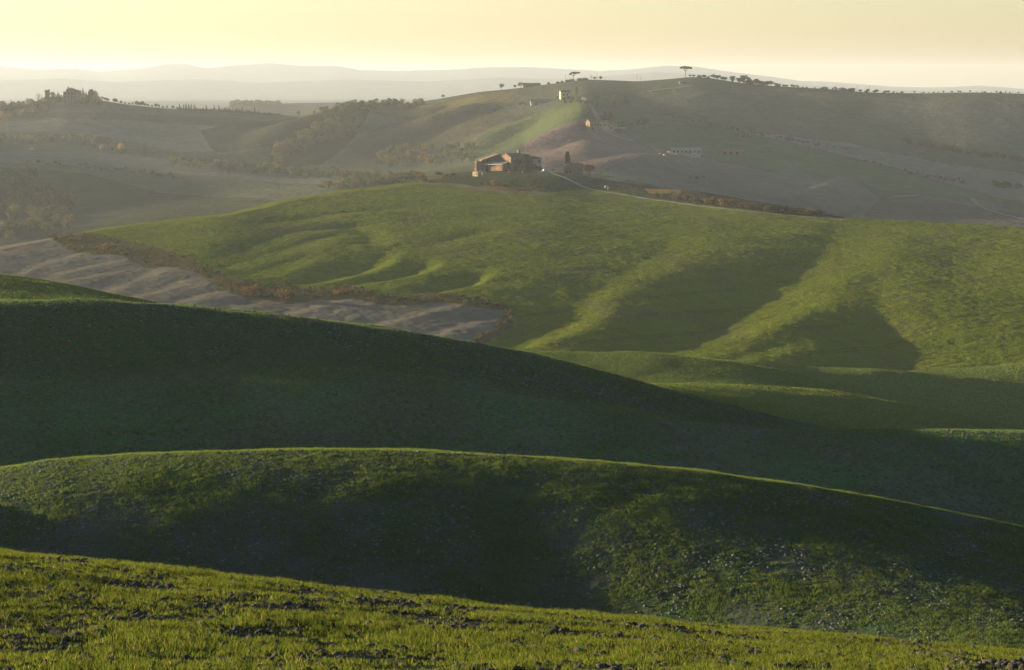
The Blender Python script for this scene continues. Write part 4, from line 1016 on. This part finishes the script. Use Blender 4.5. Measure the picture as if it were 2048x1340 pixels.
# hedgerows on the right hill
for pts, n, h0, h1, lb, g in (
        ([(1330, 232), (1400, 246), (1470, 262), (1540, 274), (1620, 291), (1700, 301)], 34, 5, 9, 'bush in the long hedgerow running down across the far right hill', 'hedgerow across the right hill'),
        ([(1800, 283), (1860, 296), (1950, 312), (2048, 326)], 36, 8, 15, 'dark tree in the wooded strip at the right edge of the valley', 'wooded strip at right'),
        ([(1808, 345), (1860, 356), (1930, 366)], 16, 6, 11, 'bush in the lower right hedgerow above the green field', 'lower right hedgerow'),
        ([(1985, 372), (2010, 375), (2048, 378)], 7, 10, 16, 'rounded tree at the right edge below the wooded strip', 'trees at the lower right edge'),
        ([(1380, 360), (1395, 361), (1412, 360)], 5, 5, 8, 'brown bush in the small patch below the white barn', 'bushes below the white barn'),
        ([(1460, 271), (1500, 274)], 6, 4, 6, 'low bush in the short row above the brown barn', 'bushes above the brown barn'),
        ([(1700, 320), (1770, 330)], 7, 3, 5, 'low bush in the short hedge in the middle of the right fields', 'short hedge in the right fields')):
    for k in range(n):
        px = pts[0][0] + (pts[-1][0] - pts[0][0]) * (k + random.random()) / n
        tree(random.choice(['bush_dark', 'round_a', 'round_b']), px, pl(px, pts) + random.uniform(-1.5, 1.5), random.uniform(h0, h1), lb, g, wx=random.uniform(.9, 1.4))
# --- left ridge: cypresses, villa garden, hedges
for px, hp in ((11, 12), (22, 14), (26, 10), (38, 9), (47, 10), (62, 8), (69, 9), (76, 12), (83, 10), (116, 16), (119, 12), (162, 16), (166, 20), (172, 15), (178, 18)): sky('cypress_b', px, hp * 1.25, 'tall dark cypress on the ridge around the hilltop villa', 'cypresses around the villa', dy=3, wx=.8)
sky('round_a', 94, 34, 'tallest ragged conifer left of the villa', dy=6, wx=.55); sky('round_a', 105, 24, 'round topped tree with slim trunk between conifer and villa', dy=3, wx=.55); sky('wide', 60, 20, 'broad dark tree on the left ridge', dy=6); sky('bare', 78, 26, 'pale bare tree on the ridge left of the villa', dy=5); sky('wide', 186, 26, 'wide dark tree ending the villa garden on the right', dy=6, wx=.8); sky('bare', 198, 12, 'small bare tree right of the villa garden', dy=2); sky('round_a', 182, 30, 'upright dark tree right of the villa', dy=6, wx=.5); sky('wide', 2, 18, 'dark tree at the left picture edge on the ridge', dy=4)
it = [(pick(DARKG, DARKG, MIDG), q, SKY(q) + U(2, 13), U(10, 17), FARK, 1) for q in [U(-60, 205) for _ in range(130)]]
it += [(pick(OLV, (.15, .11, .04), (.19, .13, .045)), q, SKY(q) + 22 - .12 * q + U(-3, 5), U(8, 13), FARK, 1.1) for q in [U(-40, 110) for _ in range(44)]]
wood('woodland', it)
for px, hp in ((211, 9), (216, 8), (229, 11), (233, 9), (242, 8), (250, 6), (258, 6), (265, 7), (273, 11), (279, 9), (284, 12), (290, 8), (296, 7), (304, 6), (312, 10), (318, 8), (326, 6), (334, 7), (346, 8), (354, 6)): sky(random.choice(['small_a', 'round_b', 'small_a']), px, hp * 1.1, 'small tree in the hedge line right of the villa hill', 'hedge line right of the villa', dy=1)
for k in range(40):
    px = 360 + k * 4.0 + random.uniform(-1.6, 1.6); sky(random.choice(['cypress', 'cypress', 'cypress_b']), px, random.choice([7, 8, 9, 10, 12, 14]) * 1.05, 'slender cypress in the long avenue along the left ridge', 'cypress avenue on the left ridge', dy=1.5)
wood('undergrowth', [((.040, .042, .020), 356 + k * 3.1, SKY(356 + k * 3.1) + 2, U(4, 7), FARK, 1.5) for k in range(66)], 80, .12)
sky('gold', 533, 8, 'small orange tree at the right end of the cypress avenue', dy=2, wx=1.6); sky('round_c', 597, 14, 'lone olive tree in the dip between the two far ridges', dy=2, wx=.9); sky('round_c', 628, 9, 'smaller lone tree on the slope right of the dip', dy=2)
# --- wooded shoulder
it = []
for k in range(110):
    t = random.random(); px = 640 + 205 * t
    it.append((pick(DARKG, MIDG, OLV), px, SKY(px) + U(1, 12 + 10 * (1 - t)), U(10, 15), FARK, 1.1))
for k in range(190):
    px = U(545, 720); py = pl(px, [(545, 302), (590, 278), (650, 254), (720, 238)]) + U(-6, 34)
    it.append((pick(OLV, MIDG, (.12, .10, .036)), px, py, U(11, 17), FARK, 1.1))
wood('woodland', it)
# --- valley floor
it = []
for k in range(190):
    px = U(340, 850); it.append((pick(MIDG, OLV, DARKG), px, pl(px, [(340, 336), (450, 344), (560, 352), (700, 364), (850, 372)]) + U(-12, 2), U(11, 19), FARK, 1.1))
for k in range(80):
    px = U(640, 840); it.append((pick(MIDG, OLV), px, pl(px, [(640, 386), (740, 378), (840, 362)]) + U(-9, 0), U(12, 19), FARK, 1.1))
for k in range(90):
    px = U(745, 950); it.append((pick(OLV, MIDG, (.15, .11, .04)), px, pl(px, [(745, 337), (830, 332), (950, 322)]) + U(-30, 4), U(12, 20), FARK, 1.1))
wood('woodland', it)
it = [(pick(DARKG, MIDG, OLV), q, 290 + U(-12, 0), U(10, 15), FARK, 1.2) for q in [U(-60, 185) for _ in range(90)]]
wood('woodland', it)
tree('gold', 242, 306, 25, 'bright yellow poplar standing alone in the left valley', wx=1.0)
tree('gold', 205, 303, 20, 'small orange tree left of the yellow poplar', wx=1.0).scale.z *= .8
for px, py, hp in ((190, 296, 26), (203, 297, 28), (216, 299, 27)): tree('round_c', px, py, hp, 'tall yellow olive tree in the group left of the poplar', 'yellow trees left of the poplar')
for k in range(8): tree('round_b', random.uniform(218, 300), random.uniform(300, 312), random.uniform(10, 16), 'dark tree around the yellow poplar', 'dark trees around the poplar')
it = []
while len(it) < 150:
    px = U(-80, 140); py = U(395, 482) if px > 60 else U(360, 490)
    if py > pl(px, [(-80, 496), (0, 488), (140, 466)]): continue
    it.append((pick(DARKG, MIDG, OLV), px, py, U(20, 34), FARK, 1.1))
wood('woodland', it, 260, .07)
for k in range(26):
    px = 60 + k * 12 + random.uniform(-4, 4); tree('bush_dark', px, pl(px, [(60, 325), (200, 338), (380, 358)]) + random.uniform(-3, 3), random.uniform(6, 10), 'dark bush in the hedge across the left valley field', 'hedge in the left valley field')
# --- wooded knoll far behind
wood('woodland', [(MIDG, q, pl(q, c13) + U(1, 6), U(7, 11), (24, 27), 1.3) for q in [U(462, 562) for _ in range(70)]], 80, .12)
for key, (t, used) in PROTO.items():
    if not used:
        for ch_ in list(t.children): bpy.data.objects.remove(ch_)
        bpy.data.objects.remove(t)
# ------------------------------------------------------------------ air
def make_haze(density, col, aniso):
    me = bpy.data.meshes.new('haze'); bm = bmesh.new()
    bmesh.ops.create_cube(bm, size=1.0)
    for v in bm.verts:
        v.co = Vector((v.co.x * 44000, -300 if v.co.y < 0 else 15500, float(GZ.min()) - 1 if v.co.z < 0 else max(150, float(GZ.max()) + 3)))
    bm.to_mesh(me); bm.free()
    o = bpy.data.objects.new('haze', me); C.objects.link(o); o['kind'] = 'stuff'
    m, n, l = mat('hazy_air')
    out = n.new('ShaderNodeOutputMaterial'); v = n.new('ShaderNodeVolumePrincipled')
    v.inputs['Color'].default_value = (*col, 1); v.inputs['Density'].default_value = density; v.inputs['Anisotropy'].default_value = aniso
    l.new(v.outputs[0], out.inputs['Volume'])
    me.materials.append(m)
make_haze(5.0e-5, (.80, .88, 1.0), .30)
